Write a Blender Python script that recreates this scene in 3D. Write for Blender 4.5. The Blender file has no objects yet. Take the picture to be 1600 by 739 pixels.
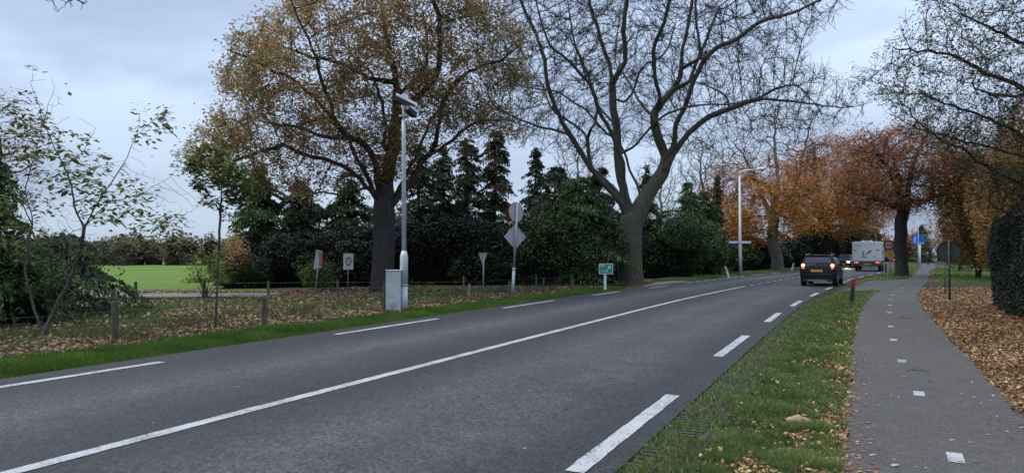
import bpy, math, random
import numpy as np
from mathutils import Vector, Matrix
random.seed(7)
RNG = np.random.default_rng(7)
R = math.radians
sc = bpy.context.scene
col = sc.collection

# ------------------------------------------------------------------ camera
FPX = 1100.0; EYE = 1.6; HOR = 397.0
PITCH = math.atan((HOR - 369.5) / FPX)
cam = bpy.data.objects.new('camera', bpy.data.cameras.new('camera'))
col.objects.link(cam); sc.camera = cam
cam.location = (0, 0, EYE); cam.rotation_euler = (R(90) + PITCH, 0, 0)
cam.data.sensor_width = 36; cam.data.lens = FPX / 1600 * 36
cam.data.clip_start = 0.05; cam.data.clip_end = 3000

# ------------------------------------------------------------------ sky and light
SUN_EL, SUN_AZ = R(60), R(272)          # soft light from high behind the camera, through the overcast
w = bpy.data.worlds.new('World'); sc.world = w; w.use_nodes = True
nt = w.node_tree; N = nt.nodes; L = nt.links; N.clear()
out = N.new('ShaderNodeOutputWorld'); bg = N.new('ShaderNodeBackground'); bg.inputs[1].default_value = 0.1
sky = N.new('ShaderNodeTexSky'); sky.sky_type = 'NISHITA'; sky.sun_disc = False
sky.sun_elevation = SUN_EL; sky.sun_rotation = SUN_AZ
tc = N.new('ShaderNodeTexCoord')
mp = N.new('ShaderNodeMapping'); mp.inputs['Scale'].default_value = (1.0, 1.0, 3.4); mp.inputs['Location'].default_value = (0.3, 0.1, 0.4)
L.new(tc.outputs['Generated'], mp.inputs[0])
n1 = N.new('ShaderNodeTexNoise'); n1.inputs['Scale'].default_value = 1.5; n1.inputs['Detail'].default_value = 5; n1.inputs['Roughness'].default_value = .5
n1.inputs['Distortion'].default_value = .5
L.new(mp.outputs[0], n1.inputs['Vector'])
cr = N.new('ShaderNodeValToRGB')
cr.color_ramp.elements[0].position = .38; cr.color_ramp.elements[0].color = (.29, .36, .50, 1)
cr.color_ramp.elements[1].position = .62; cr.color_ramp.elements[1].color = (.52, .635, .80, 1)
e = cr.color_ramp.elements.new(.5); e.color = (.395, .49, .665, 1)
L.new(n1.outputs[0], cr.inputs[0])
# overcast skies are brighter overhead than near the horizon: a smooth rise with elevation
sp = N.new('ShaderNodeSeparateXYZ'); L.new(tc.outputs['Generated'], sp.inputs[0])
mr = N.new('ShaderNodeMapRange'); mr.inputs[1].default_value = .0; mr.inputs[2].default_value = 1; mr.inputs[3].default_value = 6.1; mr.inputs[4].default_value = 18.5
L.new(sp.outputs[2], mr.inputs[0])
sc_ = N.new('ShaderNodeVectorMath'); sc_.operation = 'SCALE'
L.new(cr.outputs[0], sc_.inputs[0]); L.new(mr.outputs[0], sc_.inputs[3])
mx = N.new('ShaderNodeMix'); mx.data_type = 'RGBA'; mx.inputs[0].default_value = .93
L.new(sky.outputs[0], mx.inputs[6]); L.new(sc_.outputs[0], mx.inputs[7])
L.new(mx.outputs[2], bg.inputs[0]); L.new(bg.outputs[0], out.inputs[0])
sd = bpy.data.lights.new('sun', 'SUN'); sd.energy = 1.5; sd.angle = R(50); sd.color = (1, .92, .80)
so = bpy.data.objects.new('sun', sd); col.objects.link(so)
so.rotation_euler = (R(90) - SUN_EL, 0, R(180) - SUN_AZ + R(0))
sc.view_settings.view_transform = 'Standard'; sc.view_settings.look = 'None'
sc.view_settings.exposure = 0.66; sc.view_settings.gamma = 1
try:
    sc.cycles.max_bounces = 6; sc.cycles.transparent_max_bounces = 8
except Exception: pass

# ------------------------------------------------------------------ placing
def ray(px, py):
    dx = (px - 800) / FPX; dz = -(py - 369.5) / FPX
    return Vector((dx, math.cos(PITCH) - dz * math.sin(PITCH), math.sin(PITCH) + dz * math.cos(PITCH)))
def G(px, py, z=0.0):                    # where a line of sight meets the ground
    d = ray(px, py); t = (z - EYE) / d.z
    return Vector((d.x * t, d.y * t, z))
def P(px, py, D):                        # the point seen there at depth D
    d = ray(px, py); t = D / d.y
    return Vector((d.x * t, D, EYE + d.z * t))

# ------------------------------------------------------------------ materials
def newmat(name):
    m = bpy.data.materials.new(name); m.use_nodes = True
    nt = m.node_tree; b = nt.nodes['Principled BSDF']
    return m, nt, b
def setb(b, col=None, rough=None, metal=None, spec=None):
    if col is not None: b.inputs['Base Color'].default_value = (*col, 1)
    if rough is not None: b.inputs['Roughness'].default_value = rough
    if metal is not None: b.inputs['Metallic'].default_value = metal
    if spec is not None: b.inputs['Specular IOR Level'].default_value = spec
def noise(nt, scale, detail=4, rough=.6, vec=None, dist=0):
    n = nt.nodes.new('ShaderNodeTexNoise'); n.inputs['Scale'].default_value = scale
    n.inputs['Detail'].default_value = detail; n.inputs['Roughness'].default_value = rough; n.inputs['Distortion'].default_value = dist
    if vec is not None: nt.links.new(vec, n.inputs['Vector'])
    return n
def ramp(nt, fac, stops):
    r = nt.nodes.new('ShaderNodeValToRGB'); el = r.color_ramp.elements
    el[0].position, el[0].color = stops[0][0], (*stops[0][1], 1)
    el[1].position, el[1].color = stops[-1][0], (*stops[-1][1], 1)
    for p, c in stops[1:-1]:
        q = el.new(p); q.color = (*c, 1)
    nt.links.new(fac, r.inputs[0]); return r
def mixc(nt, fac, a, b, mode='MIX'):
    m = nt.nodes.new('ShaderNodeMix'); m.data_type = 'RGBA'; m.blend_type = mode
    if hasattr(fac, 'links'): nt.links.new(fac, m.inputs[0])
    else: m.inputs[0].default_value = fac
    for s, v in ((6, a), (7, b)):
        if hasattr(v, 'links'): nt.links.new(v, m.inputs[s])
        else: m.inputs[s].default_value = (*v, 1)
    return m.outputs[2]
def bump(nt, b, h, strength=.4, dist=.02):
    n = nt.nodes.new('ShaderNodeBump'); n.inputs['Strength'].default_value = strength; n.inputs['Distance'].default_value = dist
    nt.links.new(h, n.inputs['Height']); nt.links.new(n.outputs[0], b.inputs['Normal'])
def objco(nt):
    g = nt.nodes.new('ShaderNodeNewGeometry'); return g.outputs['Position']
def simple(name, c, rough=.6, metal=0, var=.15, scale=8, spec=.5, grime=None):
    m, nt, b = newmat(name); setb(b, c, rough, metal, spec)
    n = noise(nt, scale, 5, .6, objco(nt))
    lo = tuple(x * (1 - var) for x in c); hi = tuple(min(1, x * (1 + var)) for x in c)
    r = ramp(nt, n.outputs[0], [(.3, lo), (.7, hi)]); o = r.outputs[0]
    if grime:
        n2 = noise(nt, scale * .35, 6, .7, objco(nt)); f = ramp(nt, n2.outputs[0], [(.5, (0, 0, 0)), (.72, (.7, .7, .7))])
        o = mixc(nt, f.outputs[0], o, grime)
    nt.links.new(o, b.inputs['Base Color']); return m
def emit(name, c, s, base=None):
    m, nt, b = newmat(name); setb(b, base or c, .3)
    b.inputs['Emission Color'].default_value = (*c, 1); b.inputs['Emission Strength'].default_value = s; return m
def leafmat(name, stops, trans=.3, rough=.6):
    m, nt, b = newmat(name)
    a = nt.nodes.new('ShaderNodeAttribute'); a.attribute_name = 'tint'
    r = ramp(nt, a.outputs['Fac'], stops); nt.links.new(r.outputs[0], b.inputs['Base Color'])
    setb(b, None, rough, 0, .25)
    t = nt.nodes.new('ShaderNodeBsdfTranslucent'); nt.links.new(r.outputs[0], t.inputs[0])
    s = nt.nodes.new('ShaderNodeMixShader'); s.inputs[0].default_value = trans
    o = nt.nodes['Material Output']
    nt.links.new(b.outputs[0], s.inputs[1]); nt.links.new(t.outputs[0], s.inputs[2]); nt.links.new(s.outputs[0], o.inputs[0])
    return m
def barkmat(name, dark, light, green=None, gz=3.0):
    m, nt, b = newmat(name); setb(b, None, .9, 0, .2)
    tcn = nt.nodes.new('ShaderNodeTexCoord'); mpn = nt.nodes.new('ShaderNodeMapping'); mpn.inputs['Scale'].default_value = (9, 9, 1.6)
    nt.links.new(tcn.outputs['Object'], mpn.inputs[0])
    n = noise(nt, 1.6, 7, .7, mpn.outputs[0], .6)
    r = ramp(nt, n.outputs[0], [(.33, dark), (.62, light)]); o = r.outputs[0]
    if green:
        n2 = noise(nt, .9, 4, .6, objco(nt)); f = ramp(nt, n2.outputs[0], [(.42, (0, 0, 0)), (.62, (.75, .75, .75))])
        o = mixc(nt, f.outputs[0], o, green)
    nt.links.new(o, b.inputs['Base Color']); bump(nt, b, n.outputs[0], .9, .05); return m

# asphalt with polished wheel tracks (UV: x = metres across, y = metres along)
def asphalt(name, base, light, grain, tracks=None, scale=1.0):
    m, nt, b = newmat(name); pos = objco(nt)
    fine = noise(nt, 60 * scale, 4, .85, pos); med = noise(nt, 3.0, 5, .65, pos); big = noise(nt, .35, 4, .6, pos)
    vor = nt.nodes.new('ShaderNodeTexVoronoi'); vor.inputs['Scale'].default_value = 45 * scale; nt.links.new(pos, vor.inputs['Vector'])
    o = ramp(nt, med.outputs[0], [(.3, tuple(x * .86 for x in base)), (.7, tuple(x * 1.12 for x in base))]).outputs[0]
    if tracks:
        uv = nt.nodes.new('ShaderNodeUVMap'); sx = nt.nodes.new('ShaderNodeSeparateXYZ'); nt.links.new(uv.outputs[0], sx.inputs[0])
        wob = nt.nodes.new('ShaderNodeMath'); wob.operation = 'MULTIPLY_ADD'; wob.inputs[1].default_value = .5; nt.links.new(big.outputs[0], wob.inputs[0]); nt.links.new(sx.outputs[0], wob.inputs[2])
        dv = nt.nodes.new('ShaderNodeMath'); dv.operation = 'MULTIPLY_ADD'; dv.inputs[1].default_value = 1 / 8.4; dv.inputs[2].default_value = .47
        nt.links.new(wob.outputs[0], dv.inputs[0])
        fr = ramp(nt, dv.outputs[0], tracks)
        fm = nt.nodes.new('ShaderNodeMath'); fm.operation = 'MULTIPLY'
        rr = ramp(nt, med.outputs[0], [(.25, (.5, .5, .5)), (.75, (1, 1, 1))])
        nt.links.new(fr.outputs[0], fm.inputs[0]); nt.links.new(rr.outputs[0], fm.inputs[1])
        o = mixc(nt, fm.outputs[0], o, light)
    patch = ramp(nt, big.outputs[0], [(.42, (0, 0, 0)), (.68, (.45, .45, .45))])
    o = mixc(nt, patch.outputs[0], o, tuple(x * .75 for x in base))
    # light stone chips in a darker binder
    ch = ramp(nt, vor.outputs['Color'], [(.18, (.5, .5, .5)), (.5, (.95, .95, .95)), (.9, (1.9, 1.9, 1.85))])
    o = mixc(nt, grain, o, ch.outputs[0], 'MULTIPLY')
    fg = ramp(nt, fine.outputs[0], [(.38, (.45, .45, .45)), (.62, (1.6, 1.6, 1.6))])
    o = mixc(nt, .8, o, fg.outputs[0], 'MULTIPLY')
    nt.links.new(o, b.inputs['Base Color']); setb(b, None, .72, 0, .4)
    bump(nt, b, fine.outputs[0], .5, .008); return m
TR = [(0, (0, 0, 0)), (.10, (.0,) * 3), (.19, (.35,) * 3), (.27, (.95,) * 3), (.36, (.35,) * 3), (.44, (0, 0, 0)), (.52, (0, 0, 0)), (.58, (.25,) * 3), (.66, (.8,) * 3), (.73, (.55,) * 3), (.80, (.7,) * 3), (.90, (0, 0, 0)), (1, (0, 0, 0))]
M = {}
M['asphalt'] = asphalt('asphalt', (.023, .024, .026), (.084, .083, .082), .9, TR)
M['path'] = asphalt('path_asphalt', (.070, .063, .056), (.15, .15, .15), .4, None, 1.3)
M['sideroad'] = asphalt('side_asphalt', (.08, .078, .074), (.2, .2, .2), .5, None)
M['concrete'] = simple('pale_concrete', (.2, .195, .18), .85, 0, .15, 1.2, .3, (.12, .11, .085))
def paintmat():
    m, nt, b = newmat('road_paint'); pos = objco(nt)
    n = noise(nt, 38, 5, .75, pos); n2 = noise(nt, 2.2, 4, .6, pos)
    add = nt.nodes.new('ShaderNodeMath'); add.operation = 'MULTIPLY_ADD'; add.inputs[1].default_value = .45; nt.links.new(n2.outputs[0], add.inputs[0]); nt.links.new(n.outputs[0], add.inputs[2])
    r = ramp(nt, add.outputs[0], [(.575, (.04, .04, .043)), (.63, (.24, .243, .247)), (.77, (.42, .425, .43))])
    nt.links.new(r.outputs[0], b.inputs['Base Color']); setb(b, None, .7, 0, .3); bump(nt, b, n.outputs[0], .4, .004); return m
M['paint'] = paintmat()
def groundmat(name, stops, scale, stops2=None, scale2=.5, lo=.45, hi=.6):
    m, nt, b = newmat(name); pos = objco(nt)
    n = noise(nt, scale, 8, .75, pos, .3); o = ramp(nt, n.outputs[0], stops).outputs[0]
    if stops2:
        n3 = noise(nt, scale * 1.3, 8, .75, pos, .3); o2 = ramp(nt, n3.outputs[0], stops2).outputs[0]
        n2 = noise(nt, scale2, 5, .65, pos, .5); f = ramp(nt, n2.outputs[0], [(lo, (0, 0, 0)), (hi, (1, 1, 1))])
        o = mixc(nt, f.outputs[0], o, o2)
    nt.links.new(o, b.inputs['Base Color']); setb(b, None, .95, 0, .1); bump(nt, b, n.outputs[0], .8, .04); return m
BR = [(.3, (.035, .022, .013)), (.5, (.10, .06, .034)), (.68, (.22, .14, .085))]
GR = [(.3, (.02, .035, .012)), (.5, (.05, .085, .022)), (.7, (.11, .14, .045))]
M['litter_ground'] = groundmat('litter_ground', BR, 14, GR, .35, .5, .62)
M['verge_ground'] = groundmat('verge_ground', [(.3, (.012, .018, .007)), (.5, (.03, .05, .014)), (.7, (.08, .085, .04))], 12)
M['field'] = groundmat('field_grass', [(.3, (.065, .125, .018)), (.5, (.11, .195, .028)), (.72, (.16, .26, .045))], 3, [(.3, (.075, .115, .03)), (.7, (.13, .175, .05))], .12)
M['lawn'] = groundmat('lawn_grass', [(.3, (.03, .055, .014)), (.5, (.06, .105, .025)), (.72, (.11, .16, .05))], 5, BR, .6, .55, .75)
M['gravel'] = groundmat('gravel', [(.3, (.13, .12, .11)), (.5, (.21, .20, .185)), (.72, (.33, .31, .28))], 9, BR, .5, .52, .62)
M['wood_post'] = simple('weathered_post', (.085, .08, .062), .9, 0, .4, 14, .2, (.05, .07, .035))
M['wood_pale'] = simple('pale_post', (.23, .22, .17), .9, 0, .35, 14, .2, (.08, .09, .05))
M['galv'] = simple('galvanised_steel', (.36, .38, .39), .45, .35, .12, 10, .5, (.2, .21, .2))
M['galv_light'] = simple('light_grey_pole', (.56, .58, .59), .5, .1, .08, 6, .5, (.38, .4, .39))
M['cabinet'] = simple('cabinet_grey', (.44, .47, .475), .5, 0, .06, 3, .5, (.32, .34, .33))
M['white'] = simple('white_plastic', (.72, .73, .72), .45, 0, .06, 8, .5, (.42, .43, .38))
M['signback'] = simple('sign_back', (.35, .37, .385), .5, .2, .1, 6, .5, (.22, .24, .24))
M['darkback'] = simple('dark_sign_back', (.04, .05, .048), .6, 0, .25, 6, .3)
M['red'] = simple('sign_red', (.46, .03, .035), .45, 0, .12, 8)
M['yellow'] = simple('sign_yellow', (.80, .50, .06), .45, 0, .08, 8)
M['blue'] = simple('sign_blue', (.012, .10, .46), .4, 0, .08, 8)
M['green'] = simple('sign_green', (.0, .25, .17), .4, 0, .08, 8)
M['black'] = simple('black_plastic', (.012, .012, .014), .45, 0, .2, 10)
M['tyre'] = simple('tyre_rubber', (.014, .014, .015), .85, 0, .2, 20)
M['rim'] = simple('wheel_rim', (.22, .225, .23), .35, .6, .1, 20)
M['car_black'] = simple('blue_black_paint', (.005, .007, .012), .35, .0, .1, 3, .2, (.02, .022, .026))
M['car_grey'] = simple('dark_grey_paint', (.045, .047, .055), .25, .3, .1, 3, .6)
M['car_red'] = simple('red_paint', (.42, .02, .025), .3, .0, .1, 3, .6)
M['camper'] = simple('camper_panel', (.56, .59, .60), .35, 0, .04, 2, .5, (.44, .46, .46))
M['glass'] = simple('car_glass', (.02, .03, .038), .08, 0, .1, 3, .5)
M['chrome'] = simple('chrome', (.6, .6, .62), .2, .9, .05, 10)
M['tail'] = emit('tail_light', (1, .13, .03), 1.6, (.5, .03, .02))
M['tail_hot'] = emit('tail_lamp_core', (1, .5, .2), 4.5, (.8, .3, .1))
M['tail_dim'] = emit('tail_light_dim', (1, .1, .1), .35, (.5, .04, .04))
M['head'] = emit('head_light', (1, .97, .55), 14.0, (.9, .9, .8))
M['plate'] = simple('yellow_plate', (.62, .36, .04), .4, 0, .08, 20)
M['skin'] = simple('skin', (.45, .27, .19), .6, 0, .1, 20)
M['cloth'] = simple('dark_cloth', (.012, .014, .018), .9, 0, .3, 10)
M['cap'] = simple('pale_cap', (.5, .5, .48), .8, 0, .1, 10)
M['brick'] = simple('grey_wall', (.16, .15, .145), .9, 0, .2, 3)
M['roof'] = simple('roof_tile', (.07, .06, .058), .85, 0, .2, 3)
M['paver'] = simple('concrete_paver', (.062, .064, .046), .9, 0, .5, 25, .2, (.04, .055, .022))
M['soil'] = groundmat('rut_soil', [(.3, (.026, .028, .017)), (.5, (.055, .056, .038)), (.7, (.10, .098, .07))], 22)
M['wire'] = simple('fence_wire', (.14, .145, .14), .5, .6, .1, 10)
M['bark_oak'] = barkmat('oak_bark', (.03, .027, .024), (.125, .115, .10), (.095, .10, .06))
M['bark_dark'] = barkmat('dark_bark', (.018, .016, .015), (.07, .064, .058))
M['bark_grey'] = barkmat('beech_bark', (.08, .076, .073), (.24, .23, .22), (.10, .10, .08))
M['bark_sap'] = barkmat('sapling_bark', (.04, .037, .033), (.13, .12, .105))
M['core'] = simple('dark_core', (.006, .008, .006), .95, 0, .5, 9, .05)  # near-black filler colour, stands in for the shaded inside of bushes and hedges
M['leaf_oak'] = leafmat('oak_leaves', [(0, (0.0991, 0.1309, 0.0462)), (.25, (0.1983, 0.1932, 0.0751)), (.45, (0.3149, 0.2369, 0.1040)), (.7, (0.3966, 0.2431, 0.1097)), (.9, (0.4899, 0.3365, 0.1617)), (1, (0.5832, 0.3864, 0.1617))], .45)
M['leaf_orange'] = leafmat('orange_leaves', [(0, (0.2200, 0.1035, 0.0500)), (.3, (0.3960, 0.1610, 0.0500)), (.6, (0.5720, 0.2530, 0.0550)), (.85, (0.7150, 0.3795, 0.0700)), (1, (0.7920, 0.5175, 0.1000))], .5)
M['leaf_rust'] = leafmat('rust_leaves', [(0, (0.1602, 0.0859, 0.0578)), (.4, (0.2957, 0.1323, 0.0693)), (.75, (0.4682, 0.2049, 0.0866)), (1, (0.6160, 0.3306, 0.1155))], .45)
M['leaf_brown'] = leafmat('brown_leaves', [(0, (0.0900, 0.0800, 0.0368)), (.4, (0.2200, 0.1300, 0.0578)), (.75, (0.3600, 0.2100, 0.0840)), (1, (0.4600, 0.3100, 0.1260))], .4)
M['leaf_mix'] = leafmat('green_brown_leaves', [(0, (0.0308, 0.0476, 0.0182)), (.45, (0.0700, 0.0770, 0.0252)), (.75, (0.1540, 0.0840, 0.0378)), (1, (0.2660, 0.1400, 0.0560))], .3)
M['leaf_sap'] = leafmat('sapling_leaves', [(0, (.06, .09, .03)), (.5, (.12, .15, .04)), (.8, (.20, .21, .055)), (1, (.36, .31, .07))], .35)
M['leaf_green'] = leafmat('green_leaves', [(0, (0.0291, 0.0597, 0.0187)), (.5, (0.0728, 0.1317, 0.0343)), (.85, (0.1365, 0.2106, 0.0546)), (1, (0.3640, 0.3335, 0.0780))], .3)
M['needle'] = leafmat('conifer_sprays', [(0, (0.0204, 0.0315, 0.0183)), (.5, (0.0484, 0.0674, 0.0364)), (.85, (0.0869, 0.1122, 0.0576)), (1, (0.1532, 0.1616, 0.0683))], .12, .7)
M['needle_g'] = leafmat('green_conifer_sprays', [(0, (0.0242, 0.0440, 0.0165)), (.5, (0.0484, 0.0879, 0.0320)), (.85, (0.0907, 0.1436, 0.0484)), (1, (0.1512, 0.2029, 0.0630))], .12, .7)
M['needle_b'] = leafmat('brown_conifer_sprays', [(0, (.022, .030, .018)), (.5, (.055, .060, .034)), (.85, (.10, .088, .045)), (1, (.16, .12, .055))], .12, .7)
M['hedge_leaf'] = leafmat('yew_leaves', [(0, (0.0106, 0.0180, 0.0144)), (.6, (0.0276, 0.0382, 0.0288)), (1, (0.0638, 0.0675, 0.0432))], .1, .7)
M['wood_far'] = leafmat('far_wood_leaves', [(0, (.07, .08, .05)), (.4, (.14, .125, .07)), (.75, (.20, .16, .095)), (1, (.27, .22, .13))], .3)
M['twig_pale'] = simple('pale_twigs', (.16, .13, .10), .9, 0, .3, 5, .1)
M['grass'] = leafmat('grass_blades', [(0, (0.0412, 0.0665, 0.0210)), (.45, (0.1000, 0.1572, 0.0420)), (.8, (0.1764, 0.2480, 0.0683)), (1, (0.3410, 0.3387, 0.1470))], .3)
M['grass_lush'] = leafmat('lush_grass_blades', [(0, (0.0338, 0.0720, 0.0130)), (.45, (0.0810, 0.1500, 0.0234)), (.8, (0.1350, 0.2220, 0.0338)), (1, (0.2565, 0.2880, 0.0910))], .3)
M['grass_dry'] = leafmat('dry_grass_blades', [(0, (.05, .055, .02)), (.5, (.13, .11, .05)), (1, (.27, .21, .11))], .3)
M['litter'] = leafmat('fallen_leaves', [(0, (0.0644, 0.0414, 0.0264)), (.3, (0.1564, 0.0920, 0.0563)), (.6, (0.2668, 0.1656, 0.1012)), (.85, (0.3956, 0.2668, 0.1672)), (.95, (0.4600, 0.3312, 0.1496)), (1, (0.5152, 0.4324, 0.2904))], .1, .7)
M['litter_warm'] = leafmat('warm_fallen_leaves', [(0, (.055, .032, .02)), (.3, (.16, .08, .04)), (.55, (.29, .155, .075)), (.8, (.44, .26, .12)), (.93, (.54, .36, .13)), (1, (.58, .48, .3))], .1, .7)
M['litter_pale'] = leafmat('pale_fallen_leaves', [(0, (.10, .075, .055)), (.5, (.27, .21, .16)), (1, (.48, .42, .34))], .1, .7)

# ------------------------------------------------------------------ object helpers
def tag(o, label=None, cat=None, group=None, kind=None):
    if label: o['label'] = label
    if cat: o['category'] = cat
    if group: o['group'] = group
    if kind: o['kind'] = kind
    return o
def root(name, loc, label, cat, group=None, rz=0):
    o = bpy.data.objects.new(name, None); o.empty_display_size = .2; col.objects.link(o)
    o.location = loc; o.rotation_euler = (0, 0, rz); return tag(o, label, cat, group)
def link(name, me, mat, parent=None, smooth=False):
    if mat is not None and not me.materials: me.materials.append(mat)
    if smooth: me.shade_smooth()
    o = bpy.data.objects.new(name, me); col.objects.link(o)
    if parent is not None: o.parent = parent
    return o
def fast(name, V, F, mat, parent=None, tint=None, smooth=False):
    V = np.ascontiguousarray(V, dtype=np.float32); F = np.ascontiguousarray(F, dtype=np.int32)
    me = bpy.data.meshes.new(name); k = F.shape[1]
    me.vertices.add(len(V)); me.vertices.foreach_set('co', V.ravel())
    me.loops.add(F.size); me.loops.foreach_set('vertex_index', F.ravel())
    me.polygons.add(len(F)); me.polygons.foreach_set('loop_start', np.arange(0, F.size, k, dtype=np.int32))
    me.polygons.foreach_set('loop_total', np.full(len(F), k, dtype=np.int32))
    if tint is not None:
        a = me.attributes.new('tint', 'FLOAT', 'FACE'); a.data.foreach_set('value', np.ascontiguousarray(tint, dtype=np.float32))
    me.update(calc_edges=True)
    return link(name, me, mat, parent, smooth)
class MB:
    def __init__(s): s.V = []; s.F = []
    def add(s, V, F):
        b = len(s.V); s.V += [tuple(v) for v in V]; s.F += [tuple(i + b for i in f) for f in F]; return s
    def box(s, x0, x1, y0, y1, z0, z1, mx=None):
        V = [Vector(v) for v in ((x0, y0, z0), (x1, y0, z0), (x1, y1, z0), (x0, y1, z0), (x0, y0, z1), (x1, y0, z1), (x1, y1, z1), (x0, y1, z1))]
        if mx is not None: V = [mx @ v for v in V]
        return s.add(V, [(0, 3, 2, 1), (4, 5, 6, 7), (0, 1, 5, 4), (1, 2, 6, 5), (2, 3, 7, 6), (3, 0, 4, 7)])
    def tube(s, pts, rad, n=10, cap=True):
        pts = [Vector(p) for p in pts]; rad = rad if isinstance(rad, (list, tuple)) else [rad] * len(pts)
        V = []; F = []
        for i, p in enumerate(pts):
            d = (pts[min(i + 1, len(pts) - 1)] - pts[max(i - 1, 0)]).normalized()
            a = d.cross(Vector((.31, .93, .17))).normalized(); b = d.cross(a)
            for k in range(n):
                t = 2 * math.pi * k / n; V.append(p + (a * math.cos(t) + b * math.sin(t)) * rad[i])
        for i in range(len(pts) - 1):
            for k in range(n):
                q = (k + 1) % n; F.append((i * n + k, i * n + q, (i + 1) * n + q, (i + 1) * n + k))
        if cap: F.append(tuple(range(n - 1, -1, -1))); F.append(tuple((len(pts) - 1) * n + k for k in range(n)))
        return s.add(V, F)
    def prism(s, poly, y0, y1, mx=None):          # poly in x,z extruded along y
        n = len(poly); V = [Vector((x, y0, z)) for x, z in poly] + [Vector((x, y1, z)) for x, z in poly]
        if mx is not None: V = [mx @ v for v in V]
        return s.add(V, [tuple(range(n)), tuple(range(2 * n - 1, n - 1, -1))] + [(i, i + n, (i + 1) % n + n, (i + 1) % n) for i in range(n)])
    def build(s, name, mat, parent=None, smooth=False, bevel=0):
        me = bpy.data.meshes.new(name); me.from_pydata([tuple(v) for v in s.V], [], s.F); me.update()
        o = link(name, me, mat, parent, smooth)
        if bevel:
            m = o.modifiers.new('bevel', 'BEVEL'); m.width = bevel; m.segments = 2; m.limit_method = 'ANGLE'
        return o
def text(body, size, mat, parent, loc, rot=(R(90), 0, 0), ext=.002, sx=1, name='lettering'):
    c = bpy.data.curves.new('t', 'FONT'); c.body = body; c.size = size; c.extrude = ext; c.align_x = 'CENTER'; c.align_y = 'CENTER'
    o = bpy.data.objects.new('t', c); col.objects.link(o); bpy.context.view_layer.update()
    me = bpy.data.meshes.new_from_object(o); bpy.data.objects.remove(o); bpy.data.curves.remove(c); me.materials.clear()
    t = link(name, me, mat, parent); t.location = loc; t.rotation_euler = rot; t.scale = (sx, 1, 1); return t
def disc(r, n=28): return [(r * math.cos(2 * math.pi * k / n), r * math.sin(2 * math.pi * k / n)) for k in range(n)]
def sheet(name, pts, z, mat, parent=None, kind='structure'):
    me = bpy.data.meshes.new(name); me.from_pydata([(p[0], p[1], z) for p in pts], [], [tuple(range(len(pts)))]); me.update()
    if me.polygons[0].normal.z < 0: me.flip_normals()
    o = link(name, me, mat, parent)
    if kind: o['kind'] = kind
    return o

# ------------------------------------------------------------------ ground, road, path
def smooth_line(pts, step=1.0):
    pts = [Vector((p[0], p[1], 0)) for p in pts]; o = []
    for i in range(len(pts) - 1):
        p0 = pts[max(i - 1, 0)]; p1 = pts[i]; p2 = pts[i + 1]; p3 = pts[min(i + 2, len(pts) - 1)]
        n = max(1, int((p2 - p1).length / step))
        for k in range(n):
            t = k / n
            o.append(.5 * ((2 * p1) + (p2 - p0) * t + (2 * p0 - 5 * p1 + 4 * p2 - p3) * t * t + (3 * p1 - p0 - 3 * p2 + p3) * t ** 3))
    o.append(pts[-1]); return o
CEN = smooth_line([(-22, -40), (-11, -11), (-5.9, 0), (-3.56, 5.19), (-1.33, 9.82), (1.5, 15.62), (6.12, 24.84), (11.3, 34.24), (15.3, 41), (18.26, 46), (30.4, 65), (40.5, 80), (54.5, 100), (78, 130), (120, 180), (200, 260)])
ARC = [0]
for a, b in zip(CEN, CEN[1:]): ARC.append(ARC[-1] + (b - a).length)
def cen(s):
    i = min(max(int(np.searchsorted(ARC, s)) - 1, 0), len(CEN) - 2); t = (s - ARC[i]) / (ARC[i + 1] - ARC[i])
    p = CEN[i].lerp(CEN[i + 1], t); d = (CEN[i + 1] - CEN[i]).normalized(); return p, d
def off(s, u):                                    # u metres to the right of the centre line
    p, d = cen(s); return Vector((p.x + d.y * u, p.y - d.x * u, 0))
def s_of(p):                                      # arc length nearest to a point
    p = Vector((p[0], p[1], 0)); i = min(range(len(CEN)), key=lambda k: (CEN[k] - p).length_squared)
    d = (CEN[min(i + 1, len(CEN) - 1)] - CEN[max(i - 1, 0)]).normalized(); return ARC[i] + (p - CEN[i]).dot(d)
def lat(p):
    s = s_of(p); q, d = cen(s); v = Vector((p[0], p[1], 0)) - q; return v.x * d.y - v.y * d.x
def strip(name, s0, s1, u0, u1, z, mat, parent=None, step=1.5, kind='structure'):
    n = max(1, int((s1 - s0) / step)); V = []; F = []; nu = 5
    f0 = u0 if callable(u0) else (lambda s: u0); f1 = u1 if callable(u1) else (lambda s: u1)
    for i in range(n + 1):
        s = s0 + (s1 - s0) * i / n
        for j in range(nu):
            u = f0(s) + (f1(s) - f0(s)) * j / (nu - 1); p = off(s, u); V.append((p.x, p.y, z, u, s))
    for i in range(n):
        for j in range(nu - 1): a = i * nu + j; F.append((a, a + 1, a + nu + 1, a + nu))
    me = bpy.data.meshes.new(name); me.from_pydata([v[:3] for v in V], [], F); uv = me.uv_layers.new(name='UVMap')
    for l in me.loops: uv.data[l.index].uv = V[l.vertex_index][3:]
    me.update()
    o = link(name, me, mat, parent)
    if kind: o['kind'] = kind
    return o
sheet('ground', [(-900, -300), (900, -300), (900, 1400), (-900, 1400)], 0, M['litter_ground'])
sheet('field', [(-260, 29.6), (-10.5, 30.2), (-33, 92), (-60, 420), (-500, 420)], .006, M['field'])
sheet('gravel_track', [(-70, 24.6), (-30, 25.4), (-14, 26.0), (-9.5, 26.6), (-9.2, 29.2), (-14, 29.5), (-30, 29.2), (-70, 28.8)], .012, M['gravel'])
sheet('lawn', [G(1457, 442), G(1548, 445), G(1700, 440), G(1560, 411), G(1463, 409)], .006, M['lawn'])
sheet('forest_floor', [(60, 118), (300, 100), (500, 500), (60, 500)], .008, M['litter_ground'])
road = strip('road', 2, ARC[-1] - 5, -4.2, 3.92, .03, M['asphalt'])
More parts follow.
